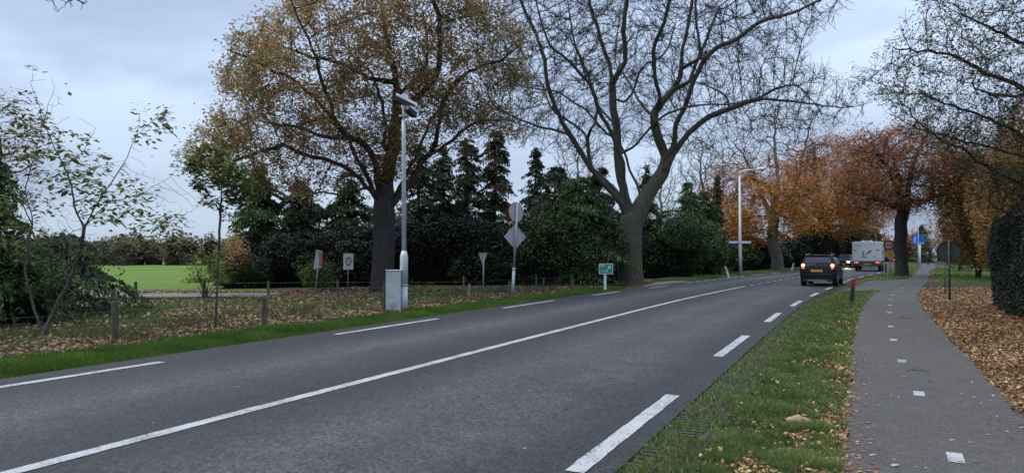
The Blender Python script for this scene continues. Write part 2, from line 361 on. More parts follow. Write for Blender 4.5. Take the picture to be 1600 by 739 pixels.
PL = [(-3.5, -6), (-.28, 0), (2.41, 5.19), (3.28, 7.0), (4.16, 8.72), (5.95, 12.36), (9.35, 18.98), (13.18, 25.94), (17.02, 32.06), (23.0, 41.0), (35.6, 62.9), (53.5, 92), (67.5, 117)]
PR = [(-1.5, -6), (1.5, 0), (4.1, 5.19), (4.96, 6.87), (5.92, 8.72), (7.75, 12.36), (11.15, 18.98), (14.9, 25.94), (18.6, 32.06), (24.2, 41.0), (37.3, 62.94), (55.3, 92), (69.8, 117)]
def polyx(poly, y):
    for a, b in zip(poly, poly[1:]):
        if a[1] <= y <= b[1]: return a[0] + (b[0] - a[0]) * (y - a[1]) / (b[1] - a[1])
    return poly[-1][0] if y > poly[-1][1] else poly[0][0]
def pathsheet():
    ys = np.concatenate([np.arange(-5.5, 40, .45), np.arange(40, 117, 3)]); V = []; F = []
    for i, y in enumerate(ys):
        j = .035 * math.sin(y * 2.3) + .03 * math.sin(y * 5.1 + 1)
        V += [(polyx(PL, y) + j, y, .034), (polyx(PR, y) + .05 * math.sin(y * 1.7 + 2) + .03 * math.sin(y * 6.3), y, .034)]
        if i: F.append((2 * i - 2, 2 * i - 1, 2 * i + 1, 2 * i))
    me = bpy.data.meshes.new('cycle_path'); me.from_pydata(V, [], F); me.update(); o = link('cycle_path', me, M['path']); o['kind'] = 'structure'; return o
path = pathsheet()
S31 = s_of((12, 31))
sheet('junction', [G(1318, 455), G(1372, 456), G(1395, 455), G(1440, 447), G(1436, 436), G(1420, 436.5), G(1395, 437), G(1362, 437.5)], .020, M['sideroad'])
sheet('side_road', [G(990, 453), G(1135, 440.5), G(1123, 437.2), G(1060, 438.5), G(1026, 441), G(1012, 445)], .020, M['concrete'])
sheet('crossing_path', [G(1436, 448), G(1560, 449), G(1560, 444.5), G(1438, 441.5)], .012, M['soil'])
sheet('far_junction', [(46, 78), (60, 74), (75, 92), (60, 104)], .016, M['sideroad'])
# painted markings
def marking(s0, s1, u0, u1):
    a, b_ = random.uniform(0, 9), random.uniform(0, 9); j = lambda s: .0022 * math.sin(s * 31 + a) + .002 * math.sin(s * 73 + b_) + .003 * math.sin(s * 7)
    near = s0 < s_of((6, 25)); strip('lane_marking', s0, s1, (lambda s: u0 + j(s)) if near else u0, (lambda s: u1 + j(s + 40)) if near else u1, .036, M['paint'], road, .07 if near else .8, None)
marking(s_of((-4.5, 3)), s_of(G(1172, 448.5)), -.075, .075)
s = s_of(G(1172, 448.5)) + 1.0
for k in range(26):
    marking(s, s + (1.0 if k < 7 else 2.6), -.07, .07); s += 2.1 if k < 7 else 6
RD = [((900, 739), (1058, 622)), ((1120, 560), (1170, 527)), ((1195, 505), (1222, 491)), ((1236, 480), (1254, 471.5)), ((1267, 464), (1279, 459)), ((1291, 453.5), (1300, 450))]
for k, (a, b) in enumerate(RD):
    s0, s1 = s_of(G(*a)), s_of(G(*b)); u = (lat(G(*a)) + lat(G(*b))) / 2
    if k == 0: s0 = s1 - 3.1
    marking(s0, s1, u - .09, u + .06)
sR = s_of(G(1300, 450)) + 1.1
for k in range(7): marking(sR, sR + .55, 3.5, 3.75); sR += 1.15
for k in range(8): marking(sR + 1, sR + 4, 3.5, 3.65); sR += 6
marking(s_of(G(1058, 622)) - 9.2, s_of(G(1058, 622)) - 6.1, 3.5, 3.66)
LD = [((-260, 648), (255, 569)), ((524, 525), (685, 500)), ((787, 483), (866, 471)), ((922, 462.5), (973, 456.8)), ((1011, 451), (1047, 447.5))]
for k, (a, b) in enumerate(LD):
    s0, s1 = s_of(G(*a)), s_of(G(*b)); u = (lat(G(*a)) + lat(G(*b))) / 2
    if k == 0: u = lat(G(*b)) - .02; s0 = s1 - 3.4
    marking(s0, s1, u - .085, u + .065)
sL = s_of(G(1078, 443))
for k in range(8): marking(sL, sL + .9, -3.75, -3.5); sL += 1.75
for k in range(8): marking(sL + 2, sL + 5, -3.72, -3.57); sL += 6.2
# square dashes down the middle of the cycle path
for (px, py) in [(1493, 715), (1436, 615), (1409, 564), (1396, 531), (1392, 510)]:
    g = G(px, py, .034); d = Vector((.475, .88)); n = Vector((.88, -.475)); hw, hl = .055, .15
    V = [(g.x + a * n.x * hw + b * d.x * hl, g.y + a * n.y * hw + b * d.y * hl, .039) for a, b in ((-1, -1), (1, -1), (1, 1), (-1, 1))]
    me = bpy.data.meshes.new('path_marking'); me.from_pydata(V, [], [(0, 1, 2, 3)]); me.update(); link('path_marking', me, M['paint'], path)
y = 18.9
while y < 60:
    cx = .5 * (polyx(PL, y) + polyx(PR, y)) - .1; d = Vector((.5, .866)); n = Vector((.866, -.5)); V = [(cx + a * n.x * .055 + b * d.x * .16, y + a * n.y * .055 + b * d.y * .16, .039) for a, b in ((-1, -1), (1, -1), (1, 1), (-1, 1))]
    me = bpy.data.meshes.new('path_marking'); me.from_pydata(V, [], [(0, 1, 2, 3)]); me.update(); link('path_marking', me, M['paint'], path); y += 2.7
# ribbed concrete edging blocks along the right-hand road edge
pav = root('paver_edging', off(s_of((2, 7)), 4.1), 'ribbed grey concrete grass pavers edging the near right side of the road', 'paving')
b = MB()
for k in range(4): b.box(-.20 + .03 * (k % 2), .14 - .03 * ((k + 1) % 3), -.19 + k * .1, -.145 + k * .1, -.03, .0)
b.box(.15, .19, -.195, .2, -.03, -.012)
pm = bpy.data.meshes.new('paver'); pm.from_pydata(b.V, [], b.F); pm.materials.append(M['paver']); pm.update()
sp0 = s_of((-.2, 3.2)); inv = Matrix.Translation(-pav.location)
for k in range(84):
    s = sp0 + k * .41; q = off(s, 4.12); _, d = cen(s)
    o = bpy.data.objects.new('paver', pm); col.objects.link(o); o.parent = pav
    o.matrix_local = inv @ Matrix.Translation(q + Vector((0, 0, .018 + random.uniform(-.012, .006)))) @ Matrix.Rotation(math.atan2(-d.x, d.y) + random.uniform(-.03, .03), 4, 'Z') @ Matrix.Rotation(random.uniform(-.02, .03), 4, 'Y')
strip('rut', sp0 - 6, s_of(G(1300, 463)), 3.85, 4.75, .008, M['soil'])
strip('left_verge', 20, s_of(G(1002, 452)), -5.75, -4.15, .012, M['verge_ground'])
strip('far_left_verge', s_of(G(1132, 441)), s_of(G(1132, 441)) + 70, -6.4, -4.1, .012, M['lawn'])
vpoly = []
ys = np.arange(-5, 31, 1.5)
vp = [G(1330, 453.5), G(1372, 455)]
me = bpy.data.meshes.new('right_verge'); V = []; F = []
for i, y in enumerate(np.arange(-5, 30.5, .8)):
    s = s_of((polyx(PL, y), y)); a = off(s, 4.4); V += [(a.x, a.y, .010), (polyx(PL, y) + .1, y, .010)]
    if i: F.append((2 * i - 2, 2 * i - 1, 2 * i + 1, 2 * i))
me.from_pydata(V, [], F); me.update(); link('right_verge', me, M['verge_ground'])['kind'] = 'structure'
V2 = [G(1352, 438.5), G(1400, 437.2), G(1424, 433), G(1433, 424), G(1437, 413), G(1420, 411.5), G(1398, 420), G(1372, 430)]
sheet('tree_verge', V2, .040, M['lawn'])

# ------------------------------------------------------------------ grass and litter
def vnoise(x, y, sc=1.0, seed=0):
    r = np.random.default_rng(seed); v = np.zeros_like(x)
    for k in range(7):
        a = r.uniform(0, 6.28); f = sc * r.uniform(.6, 2.4); v += np.sin(f * (x * math.cos(a) + y * math.sin(a)) + r.uniform(0, 6.28) + 1.3 * np.sin(.7 * f * (y * math.cos(a) - x * math.sin(a))))
    return v / 3.0
def blades(name, X, Y, Z, H, W, mat, tint, lean=.45):
    n = len(X); a = RNG.uniform(0, 2 * math.pi, n); l = RNG.uniform(0, lean, n) * H; la = RNG.uniform(0, 2 * math.pi, n)
    V = np.empty((n, 3, 3)); V[:, 0] = np.c_[X - np.cos(a) * W, Y - np.sin(a) * W, Z]; V[:, 1] = np.c_[X + np.cos(a) * W, Y + np.sin(a) * W, Z]
    V[:, 2] = np.c_[X + np.cos(la) * l, Y + np.sin(la) * l, Z + H]
    o = fast(name, V.reshape(-1, 3), np.arange(3 * n).reshape(n, 3), mat, None, tint); o['kind'] = 'stuff'; return o
def flatleaves(name, X, Y, Z, S, mat, tint, kind='stuff', tilt=.5, asp=.6):
    n = len(X); V = leafquads(np.c_[X, Y, Z], S, tilt, asp)
    o = fast(name, V.reshape(-1, 3), np.arange(4 * n).reshape(n, 4), mat, None, tint); o['kind'] = kind; return o
def leafquads(C, S, tilt=.5, asp=.6):
    n = len(C); a = RNG.uniform(0, 2 * math.pi, n)
    d = np.c_[np.cos(a), np.sin(a), RNG.uniform(-tilt, tilt, n)]; d /= np.linalg.norm(d, axis=1)[:, None]
    t = np.c_[-np.sin(a), np.cos(a), RNG.uniform(-tilt, tilt, n)]; t /= np.linalg.norm(t, axis=1)[:, None]
    up = np.cross(d, t); S = S[:, None]; c = RNG.uniform(-.15, .35, n)[:, None]
    V = np.empty((n, 4, 3)); V[:, 0] = C - d * S * .5; V[:, 1] = C + t * S * asp * .5 + up * S * c * .5; V[:, 2] = C + d * S * .5; V[:, 3] = C - t * S * asp * .5 + up * S * c * .5
    return V
SL0, SL1 = s_of(off(0, 0)), 0
def strip_points(n, s0, s1, u0, u1, falloff=1.6, zfar=None):
    """points along the road strip, denser near the camera"""
    ss = np.linspace(s0, s1, 400); pp = np.array([off(s, (u0 + u1) / 2)[:2] for s in ss]); D = np.maximum(np.hypot(pp[:, 0], pp[:, 1]), 4)
    w = D ** -falloff; w /= w.sum(); cdf = np.cumsum(w); idx = np.searchsorted(cdf, RNG.uniform(0, cdf[-1] - 1e-9, n)); S = ss[idx] + RNG.uniform(-.5, .5, n) * (ss[1] - ss[0])
    U = RNG.uniform(u0, u1, n); ax = np.array([off(s, 0)[:2] for s in ss]); i = np.clip(idx, 1, 398); dr = ax[i + 1] - ax[i - 1]; dr /= np.linalg.norm(dr, axis=1)[:, None]
    base = ax[idx] + dr * (S - ss[idx])[:, None]
    return base[:, 0] + dr[:, 1] * U, base[:, 1] - dr[:, 0] * U, U
# left lush verge
x, y, u = strip_points(150000, s_of((-8, 4)), s_of(G(1005, 452)), -5.75, -4.12, 1.3)
e_ = 4.18 + .10 * np.abs(vnoise(x, y, 2.2, 3)); far_e = 5.62 + .22 * vnoise(x, y, 1.3, 5)
k = (-u > e_) & (-u < far_e); x, y, u = x[k], y[k], u[k]; D = np.hypot(x, y); cl = vnoise(x, y, 2.5, 9)
hgt = (.05 + .03 * np.clip(cl + .6, 0, 2)) * RNG.uniform(.6, 1.35, len(x)) * np.clip((-u - 4.05) * 2.6, .45, 1.25)
blades('verge_grass', x, y, .012 + 0 * x, hgt, .0035 + .00045 * D, M['grass_lush'], np.clip(.45 + .16 * cl + RNG.normal(0, .17, len(x)), 0, 1))
# right verge between road and cycle path
def rv_points(n, pow_=1.9):
    Y = RNG.uniform(0, 1, n); y0, y1 = 3.6, 30.2; p = 1 - pow_; Y = (y0 ** p + (y1 ** p - y0 ** p) * Y) ** (1 / p)
    yy = np.arange(3, 31, .25); xr = np.array([polyx(PL, q) for q in yy]); xl = np.array([off(s_of((polyx(PL, q), q)), 4.38)[0] for q in yy])
    # left border at the same y: walk along the offset curve
    cur = np.array([off(s, 4.38)[:2] for s in np.linspace(s_of((-1, 0)), s_of((20, 38)), 200)]); xl = np.interp(yy, cur[:, 1], cur[:, 0])
    t = RNG.uniform(0, 1, n); a = np.interp(Y, yy, xl); b_ = np.interp(Y, yy, xr); return a + (b_ - a) * t, Y, t, b_ - a
x, y, t, wd = rv_points(360000); cl = .7 * vnoise(x, y, 4.8, 21) + .5 * vnoise(x, y, 13, 22); c2 = vnoise(x, y, .9, 33)
k = (RNG.uniform(0, 1, len(x)) < np.clip(.72 + .5 * cl - 1.3 * (t - .62).clip(0, 1) + .25 * c2, .06, 1) * np.clip((t + .02) * 5, 0.12, 1)); x, y, t, cl = x[k], y[k], t[k], cl[k]; D = np.hypot(x, y)
blades('roadside_grass', x, y, .012 + 0 * x, (.028 + .028 * np.clip(cl + .5, 0, 2)) * RNG.uniform(.5, 1.5, len(x)), .0022 + .0005 * D, M['grass'], np.clip(.42 + .22 * cl + .12 * vnoise(x, y, 5, 61) + RNG.normal(0, .24, len(x)), 0, 1), 1.0)
x, y, t, wd = rv_points(26000, 1.75); cl = vnoise(x, y, 4.5, 44) + .6 * vnoise(x, y, 11, 45); k = RNG.uniform(0, 1, len(x)) < np.clip(.05 + .9 * np.clip((t - .62) * 3, 0, 1) + .42 * (t > .3) * (cl + .1), 0.03, 1); x, y = x[k], y[k]
x = x + RNG.normal(0, .05, len(x)); flatleaves('verge_leaf_litter', x, y, RNG.uniform(.015, .055, len(x)), RNG.uniform(.022, .065, len(x)), M['litter_warm'], RNG.beta(2.1, 1.5, len(x)), tilt=.8)
# grass creeping over the edging blocks and the rut
x, y, u = strip_points(60000, s_of((-.2, 3.0)), s_of(G(1300, 463)), 3.9, 4.85, 1.8); cl = vnoise(x, y, 6.5, 51); c2 = vnoise(x, y, 15, 52)
k = RNG.uniform(0, 1, len(x)) < np.clip(.48 + .35 * cl + .3 * c2 + 1.5 * (u - 4.4).clip(0, 1), .06, 1); x, y, u = x[k], y[k], u[k]
blades('edging_grass', x, y, .008 + 0 * x, RNG.uniform(.018, .055, len(x)), .0022 + .0005 * np.hypot(x, y), M['grass'], np.clip(RNG.normal(.5, .28, len(x)), 0, 1), 1.1)
x, y, u = strip_points(16000, s_of((-.2, 3.0)), s_of(G(1300, 463)), 3.95, 6.0, 1.8); k = (vnoise(x, y, 1.6, 53) > -.1) & (x < np.interp(y, [p[1] for p in PL], [p[0] for p in PL]) - .05); x, y = x[k], y[k]
blades('dry_verge_grass', x, y, .01 + 0 * x, RNG.uniform(.02, .06, len(x)), .002 + .0004 * np.hypot(x, y), M['grass_dry'], RNG.uniform(0, 1, len(x)), 1.3)
# grass on the tree verge, lawn, field edge
def poly_points(n, poly, pw=1.5):
    P_ = np.array([(p[0], p[1]) for p in poly]); lo, hi = P_.min(0), P_.max(0); X = RNG.uniform(lo[0], hi[0], n * 3); Y = RNG.uniform(lo[1], hi[1], n * 3); ins = np.zeros(len(X), bool)
    for i in range(len(P_)):
        a, b_ = P_[i], P_[(i + 1) % len(P_)]; c = ((a[1] > Y) != (b_[1] > Y)) & (X < (b_[0] - a[0]) * (Y - a[1]) / (b_[1] - a[1] + 1e-12) + a[0]); ins ^= c
    w_ = (lo[1] / Y) ** pw; k = ins & (RNG.uniform(0, 1, len(X)) < w_); return X[k][:n], Y[k][:n]
x, y = poly_points(16000, V2); cl = vnoise(x, y, 1.2, 5)
blades('tree_verge_grass', x, y, .04 + 0 * x, RNG.uniform(.05, .14, len(x)), .03 + 0 * x, M['grass'], np.clip(.55 + .2 * cl + RNG.normal(0, .2, len(x)), 0, 1))
x, y = poly_points(3500, V2); flatleaves('tree_verge_leaves', x, y, RNG.uniform(.05, .1, len(x)), RNG.uniform(.08, .16, len(x)), M['litter'], RNG.beta(2, 2, len(x)))
lawn = [G(1457, 442), G(1548, 445), G(1640, 440), G(1548, 411), G(1463, 409)]
x, y = poly_points(50000, lawn, 1.0); cl = vnoise(x, y, .6, 8)
blades('lawn_grass', x, y, .006 + 0 * x, RNG.uniform(.04, .11, len(x)), .02 + .0006 * y, M['grass'], np.clip(.6 + .2 * cl + RNG.normal(0, .15, len(x)), 0, 1))
x, y, u = strip_points(26000, s_of(G(1132, 441)), s_of(G(1132, 441)) + 60, -6.6, -4.15, .8)
blades('far_verge_grass', x, y, .012 + 0 * x, RNG.uniform(.06, .16, len(x)), .02 + .0004 * y, M['grass'], RNG.uniform(.3, .95, len(x)))
# leaf litter right of the cycle path
def rl_points(n):
    Y = RNG.uniform(0, 1, n); y0, y1 = 4.2, 33.5; p = 1 - 1.7; Y = (y0 ** p + (y1 ** p - y0 ** p) * Y) ** (1 / p)
    yy = np.arange(3, 34, .25); xr = np.interp(Y, yy, [polyx(PR, q) for q in yy]); W = np.minimum(3.5 + Y * .22, 9); return xr + RNG.beta(1, 1.25, n) * W, Y, xr
x, y, xr = rl_points(85000); cl = vnoise(x, y, 1.6, 12); k = RNG.uniform(0, 1, len(x)) < np.clip(1.02 + .25 * cl, .3, 1); x, y, cl = x[k], y[k], cl[k]; D = np.hypot(x, y)
flatleaves('leaf_litter', x + RNG.normal(0, .045, len(x)), y, RNG.uniform(.012, .06, len(x)), RNG.uniform(.018, .058, len(x)) + .0013 * D, M['litter_warm'], np.clip(RNG.beta(1.7, 1.9, len(x)) + .10 * cl + .07 * vnoise(x, y, 6, 88), 0, 1), tilt=.55)
x, y, xr = rl_points(30000); cl = vnoise(x, y, 1.1, 77); k = (cl > .35); x, y = x[k], y[k]
blades('litter_grass', x, y, 0 * x, RNG.uniform(.03, .08, len(x)), .003 + .0005 * y, M['grass'], RNG.uniform(.2, .95, len(x)), .8)
# small leaves along the path rim, lying loosely on the asphalt edges
x, y, xr = rl_points(1500); k = (x - xr) < .5; x = xr[k] - RNG.exponential(.12, k.sum()); y = y[k]; flatleaves('path_rim_leaves', x, y, .042 + 0 * x, RNG.uniform(.02, .055, len(x)), M['litter_warm'], RNG.beta(2.2, 1.5, len(x)), tilt=.15)
x, y, t, wd = rv_points(1500, 1.7); k = t > .5; y = y[k]; x = np.array([polyx(PL, q) for q in y]) + RNG.exponential(.10, len(y)); flatleaves('path_border_leaves', x, y, .042 + 0 * x, RNG.uniform(.02, .055, len(x)), M['litter_warm'], RNG.beta(2.2, 1.5, len(x)), tilt=.15)
# litter and rough grass left of the road, behind the lush verge
x, y, u = strip_points(70000, s_of((-8, 6)), s_of(G(1010, 450)), -16, -5.55, 1.0)
k = (y < 26.3 + .15 * (x + 9)) | (y > 29.6) | (x > -9); x, y, u = x[k], y[k], u[k]
band = (-u - 5.6); cl = vnoise(x, y, 1.0, 14); pr = np.where(band < 1.7, .85 - .2 * cl, .28 - .25 * cl); k = RNG.uniform(0, 1, len(x)) < pr; D = np.hypot(x, y)[k]
flatleaves('roadside_leaf_litter', x[k], y[k], RNG.uniform(.01, .09, k.sum()), RNG.uniform(.05, .10, k.sum()) + .0012 * D, M['litter'], np.clip(RNG.beta(2, 2.1, k.sum()), 0, 1), tilt=.7)
x, y, u = strip_points(90000, s_of((-8, 6)), s_of(G(1010, 450)), -16, -5.7, 1.0)
k = (y < 25.2 + .15 * (x + 9)) | (x > -6); x, y, u = x[k], y[k], u[k]; cl = vnoise(x, y, .9, 15); k = RNG.uniform(0, 1, len(x)) < np.clip(.75 + .4 * cl + .15 * (-u - 7.4), .1, 1); x, y = x[k], y[k]
blades('rough_grass', x, y, 0 * x, RNG.uniform(.03, .12, len(x)), .004 + .0005 * np.hypot(x, y), M['grass'], np.clip(RNG.normal(.5, .25, len(x)), 0, 1), .9)
x, y, u = strip_points(26000, s_of((-8, 6)), s_of(G(1010, 450)), -9, -5.65, .9); cl = vnoise(x, y, 1.7, 19); k = cl > .3; x, y = x[k], y[k]
blades('dry_grass', x, y, 0 * x, RNG.uniform(.08, .28, len(x)), .004 + .0004 * np.hypot(x, y), M['grass_dry'], RNG.uniform(0, .8, len(x)), .6)
x = RNG.uniform(-40, -8.5, 22000); y = 24.4 + .05 * (x + 9) + RNG.normal(0, .3, len(x)); blades('track_edge_grass', x, y, 0 * x, RNG.uniform(.05, .17, len(x)), .012 + 0 * x, M['grass'], RNG.uniform(0, .6, len(x)), .6)  # grass tints kept dark to paint the shadow band at the track's near edge
x = RNG.uniform(-40, -8, 9000); y = RNG.normal(29.7, .35, len(x)); flatleaves('track_leaf_litter', x, y, .03 + 0 * x, RNG.uniform(.08, .17, len(x)), M['litter'], RNG.beta(2, 2, len(x)))
# loose leaves one can count on the cycle path
leafmeshes = []
for kk in range(4):
    c = .25 + .12 * kk; pts = [(-.5, 0, .05), (-.28, .2, .12 * c), (.05, .27, .2 * c), (.32, .16, .1), (.5, 0, .12), (.3, -.15, .16 * c), (0, -.26, .1), (-.3, -.19, .02), (0, 0, 0)]
    me = bpy.data.meshes.new('fallen_leaf'); me.from_pydata(pts, [], [(8, i, (i + 1) % 8) for i in range(8)]); a = me.attributes.new('tint', 'FLOAT', 'FACE')
    a.data.foreach_set('value', [.3 + .2 * kk] * 8); me.materials.append(M['litter_pale'] if kk != 1 else M['litter']); me.update(); leafmeshes.append(me)
def fallen(p, size, kk, rz, lab=None, grp='loose leaves scattered on the cycle path', tilt=0):
    if lab is None:
        k_ = 'near' if p[1] < 8 else ('middle' if p[1] < 14 else 'far'); m_ = (polyx(PL, p[1]) + polyx(PR, p[1])) / 2; w_ = 'left' if p[0] < m_ - .3 else ('right' if p[0] > m_ + .3 else 'centre')
        lab = ('brown' if kk == 1 else 'pale') + (' small' if size < .047 else ' larger') + ' fallen leaf on the ' + k_ + ' stretch of the cycle path, ' + w_ + ' part'
    return fallen_(p, size, kk, rz, lab, grp, tilt)
def fallen_(p, size, kk, rz, lab='small pale fallen leaf lying loose on the grey cycle path', grp='loose leaves scattered on the cycle path', tilt=0):
    o = bpy.data.objects.new('fallen_leaf', leafmeshes[kk]); col.objects.link(o); o.location = p; o.scale = (size,) * 3; o.rotation_euler = (tilt, random.uniform(-.15, .15), rz); tag(o, lab, 'leaf', grp); return o
for k in range(120):
    yy = 5.0 + 20 * random.random() ** 1.4; xl, xr_ = polyx(PL, yy), polyx(PR, yy); tt = random.random()
    fallen((xl + (xr_ - xl) * (.06 + .9 * tt), yy, .036), random.uniform(.03, .065), random.choice((0, 2, 3, 0, 2, 1)), random.uniform(0, 6.28))
V = []; nL, nA = 9, 6
for a in range(nL):
    t = a / (nL - 1); w_ = .042 * math.sin(math.pi * (.06 + .9 * t)) ** .7 * (1 + .2 * math.sin(a * 2.1))
    for q in range(nA): ph = R(-20 + 220 * q / (nA - 1)); V.append((-.13 + .26 * t, w_ * math.cos(ph), .02 + w_ * math.sin(ph) + .02 * math.sin(t * 3 + .4)))
me = bpy.data.meshes.new('curled_leaf'); me.from_pydata(V, [], [(a * nA + q, a * nA + q + 1, (a + 1) * nA + q + 1, (a + 1) * nA + q) for a in range(nL - 1) for q in range(nA - 1)]); me.update()
o = link('curled_leaf', me, simple('tan_leaf', (.34, .22, .11), .7, 0, .35, 25), None, True); o.location = G(1248, 662, .05); o.rotation_euler = (0, .05, .15); tag(o, 'large curled tan leaf lying on the grass verge beside the cycle path', 'leaf')
fallen(G(1398, 727, .04), .075, 3, .3, 'crumpled grey leaf near the bottom edge of the cycle path', None)
for k_, (px, py) in enumerate([(1000, 560), (372, 604), (742, 556), (690, 640), (880, 545), (1010, 695), (610, 552), (470, 585), (1095, 640), (240, 660), (820, 700), (560, 690)]):
    fallen(G(px, py, .034), random.uniform(.03, .05), (0, 3, 2)[k_ % 3], random.uniform(0, 6.28), 'tiny pale leaf lying on the dark asphalt of the main road', 'tiny leaves scattered on the main road')
for (px, py, ll) in [(1411, 497, 'dark twig with leaves lying in the middle of the cycle path'), (1432, 579, 'thin dark forked twig on the near part of the cycle path')]:
    g = G(px, py, .04); b = MB(); b.tube([(-.13, .01, 0), (-.03, .04, .012), (.05, .01, .006), (.16, -.03, 0)], .0045, 5); b.tube([(-.03, .04, .01), (.04, .14, .01), (.10, .17, .01)], .003, 5); b.tube([(.05, .01, .006), (.12, .05, .01)], .003, 5)
    o = b.build('fallen_twig', M['bark_dark']); o.location = g; tag(o, ll, 'twig')

# ------------------------------------------------------------------ tree machinery
def catmull(pts, step):
    pts = [Vector(p) for p in pts]; o = []
    for i in range(len(pts) - 1):
        p0 = pts[max(i - 1, 0)]; p1 = pts[i]; p2 = pts[i + 1]; p3 = pts[min(i + 2, len(pts) - 1)]; n = max(1, round((p2 - p1).length / step))
        for k in range(n):
            t = k / n; o.append(.5 * ((2 * p1) + (p2 - p0) * t + (2 * p0 - 5 * p1 + 4 * p2 - p3) * t * t + (3 * p1 - p0 - 3 * p2 + p3) * t ** 3))
    o.append(pts[-1]); return o
class Tree:
    """A skeleton: hand-placed limbs, then space colonisation into a cloud of points."""
    def __init__(s): s.pos = []; s.par = []
    def limb(s, pts, step=.35, wob=.03):
        pts = catmull(pts, step)
        if not s.pos: prev = -1
        else:
            A = np.array(s.pos); prev = int(((A - np.array(pts[0])) ** 2).sum(1).argmin()); pts = pts[1:]
        for p in pts:
            p = p + Vector((random.gauss(0, wob), random.gauss(0, wob), random.gauss(0, wob)))
            s.pos.append(tuple(p)); s.par.append(prev); prev = len(s.pos) - 1
    def grow(s, A, step=.3, infl=4.0, kill=.5, iters=90, trop=(0, 0, .1), wob=.25, start_z=None, kids=3, rng=None):
        rng = rng or np.random.default_rng(5); A = np.asarray(A, float); pos = np.array(s.pos); par = list(s.par)
        ok_node = np.ones(len(pos), bool)
        if start_z is not None: ok_node = pos[:, 2] > start_z
        nchild = np.zeros(len(pos) + 200000, int)
        for p in par:
            if p >= 0: nchild[p] += 1
        nd = np.full(len(A), 1e9); ni = np.zeros(len(A), int); idx = np.where(ok_node)[0]
        for c in range(0, len(idx), 400):
            I = idx[c:c + 400]; d = ((A[:, None] - pos[None, I]) ** 2).sum(2); j = d.argmin(1); dm = d[np.arange(len(A)), j]; m = dm < nd; nd[m] = dm[m]; ni[m] = I[j[m]]
        alive = np.ones(len(A), bool); trop = np.array(trop); n0 = len(pos)
        for it in range(iters):
            act = alive & (nd < infl * infl)
            if not act.any(): break
            U = ni[act]; D = A[act] - pos[U]; D /= np.linalg.norm(D, axis=1)[:, None] + 1e-9
            uq, invx = np.unique(U, return_inverse=True); sm = np.zeros((len(uq), 3)); np.add.at(sm, invx, D)
            keep = nchild[uq] < kids; 
            sm /= np.linalg.norm(sm, axis=1)[:, None] + 1e-9; sm += trop + rng.normal(0, wob, sm.shape); sm /= np.linalg.norm(sm, axis=1)[:, None] + 1e-9
            new = pos[uq] + sm * step; blocked = uq[~keep]; new = new[keep]; src = uq[keep]
            if len(blocked): alive[np.isin(ni, blocked) & act] = False
            if not len(new): continue
            base = len(pos); pos = np.vstack([pos, new]); par += src.tolist(); nchild[src] += 1
            al = np.where(alive)[0]
            for c in range(0, len(new), 600):
                d = ((A[al][:, None] - new[None, c:c + 600]) ** 2).sum(2); j = d.argmin(1); dm = d[np.arange(len(al)), j]; m = dm < nd[al]; nd[al[m]] = dm[m]; ni[al[m]] = base + c + j[m]
            alive &= nd > kill * kill
        s.pos = [tuple(p) for p in pos]; s.par = par; return s
    def twigs(s, n_each=2, length=.5, segs=2, rad=.12, rng=None, up=.15, tips_only=False):
        rng = rng or np.random.default_rng(8); pos = np.array(s.pos); par = np.array(s.par); r = s.rad; sel = np.where(r < rad)[0]
        if tips_only:
            has = np.zeros(len(pos), bool); has[par[par >= 0]] = True; sel = np.where(~has)[0]
        src = np.repeat(sel, n_each); pd = pos[src] - pos[np.maximum(par[src], 0)]; pd /= np.linalg.norm(pd, axis=1)[:, None] + 1e-9
        d = pd + rng.normal(0, .5, pd.shape) + np.array((0, 0, up)); d /= np.linalg.norm(d, axis=1)[:, None]
        last = src; P0 = pos[src]; newp = []; newpar = []; cnt = len(pos); ln = rng.uniform(.4, 1, len(src))[:, None] * length / segs
        for k in range(segs):
            P0 = P0 + d * ln; newp.append(P0.copy()); newpar.append(last.copy()); last = np.arange(cnt, cnt + len(src)); cnt += len(src); d = d + rng.normal(0, .22, d.shape) + np.array((0, 0, up * .5)); d /= np.linalg.norm(d, axis=1)[:, None]
        s.pos = [tuple(p) for p in np.vstack([pos] + newp)]; s.par = par.tolist() + np.concatenate(newpar).tolist(); return s
    def radii(s, tip, base, expo=2.3, flare=1.3, curve=1.35):
        par = s.par; n = len(par); a = np.zeros(n); haschild = np.zeros(n, bool)
        for i in range(n - 1, -1, -1):
            if not haschild[i]: a[i] = tip ** expo
            p = par[i]
            if p >= 0: a[p] += a[i]; haschild[p] = True
        r = a ** (1 / expo); q_ = np.log(r / tip) / math.log(max(r[0] / tip, 1.01)); r = tip * np.exp(math.log(base / tip) * np.clip(q_, 0, 1) ** curve)
        
        if base > .25:                     # let the thickest limb swell out of the fork instead of stepping down
            main = np.full(n, -1)
            for i in range(n):
                p = par[i]
                if p >= 0 and (main[p] < 0 or r[i] > r[main[p]]): main[p] = i
            for i in range(n):
                p = par[i]
                if p >= 0 and r[p] > .12 and r[i] > .04: r[i] = max(r[i], r[p] * .90) if main[p] == i else (max(r[i], min(r[p] * .62, r[i] * 1.35)) if r[p] > .25 else r[i])
        z0 = s.pos[0][2]; z = np.array(s.pos)[:, 2] - z0; tr = r > .45 * base; r[tr] *= 1 + (flare - 1) * np.exp(-z[tr] / (.9 * base)) ; s.rad = r; return s
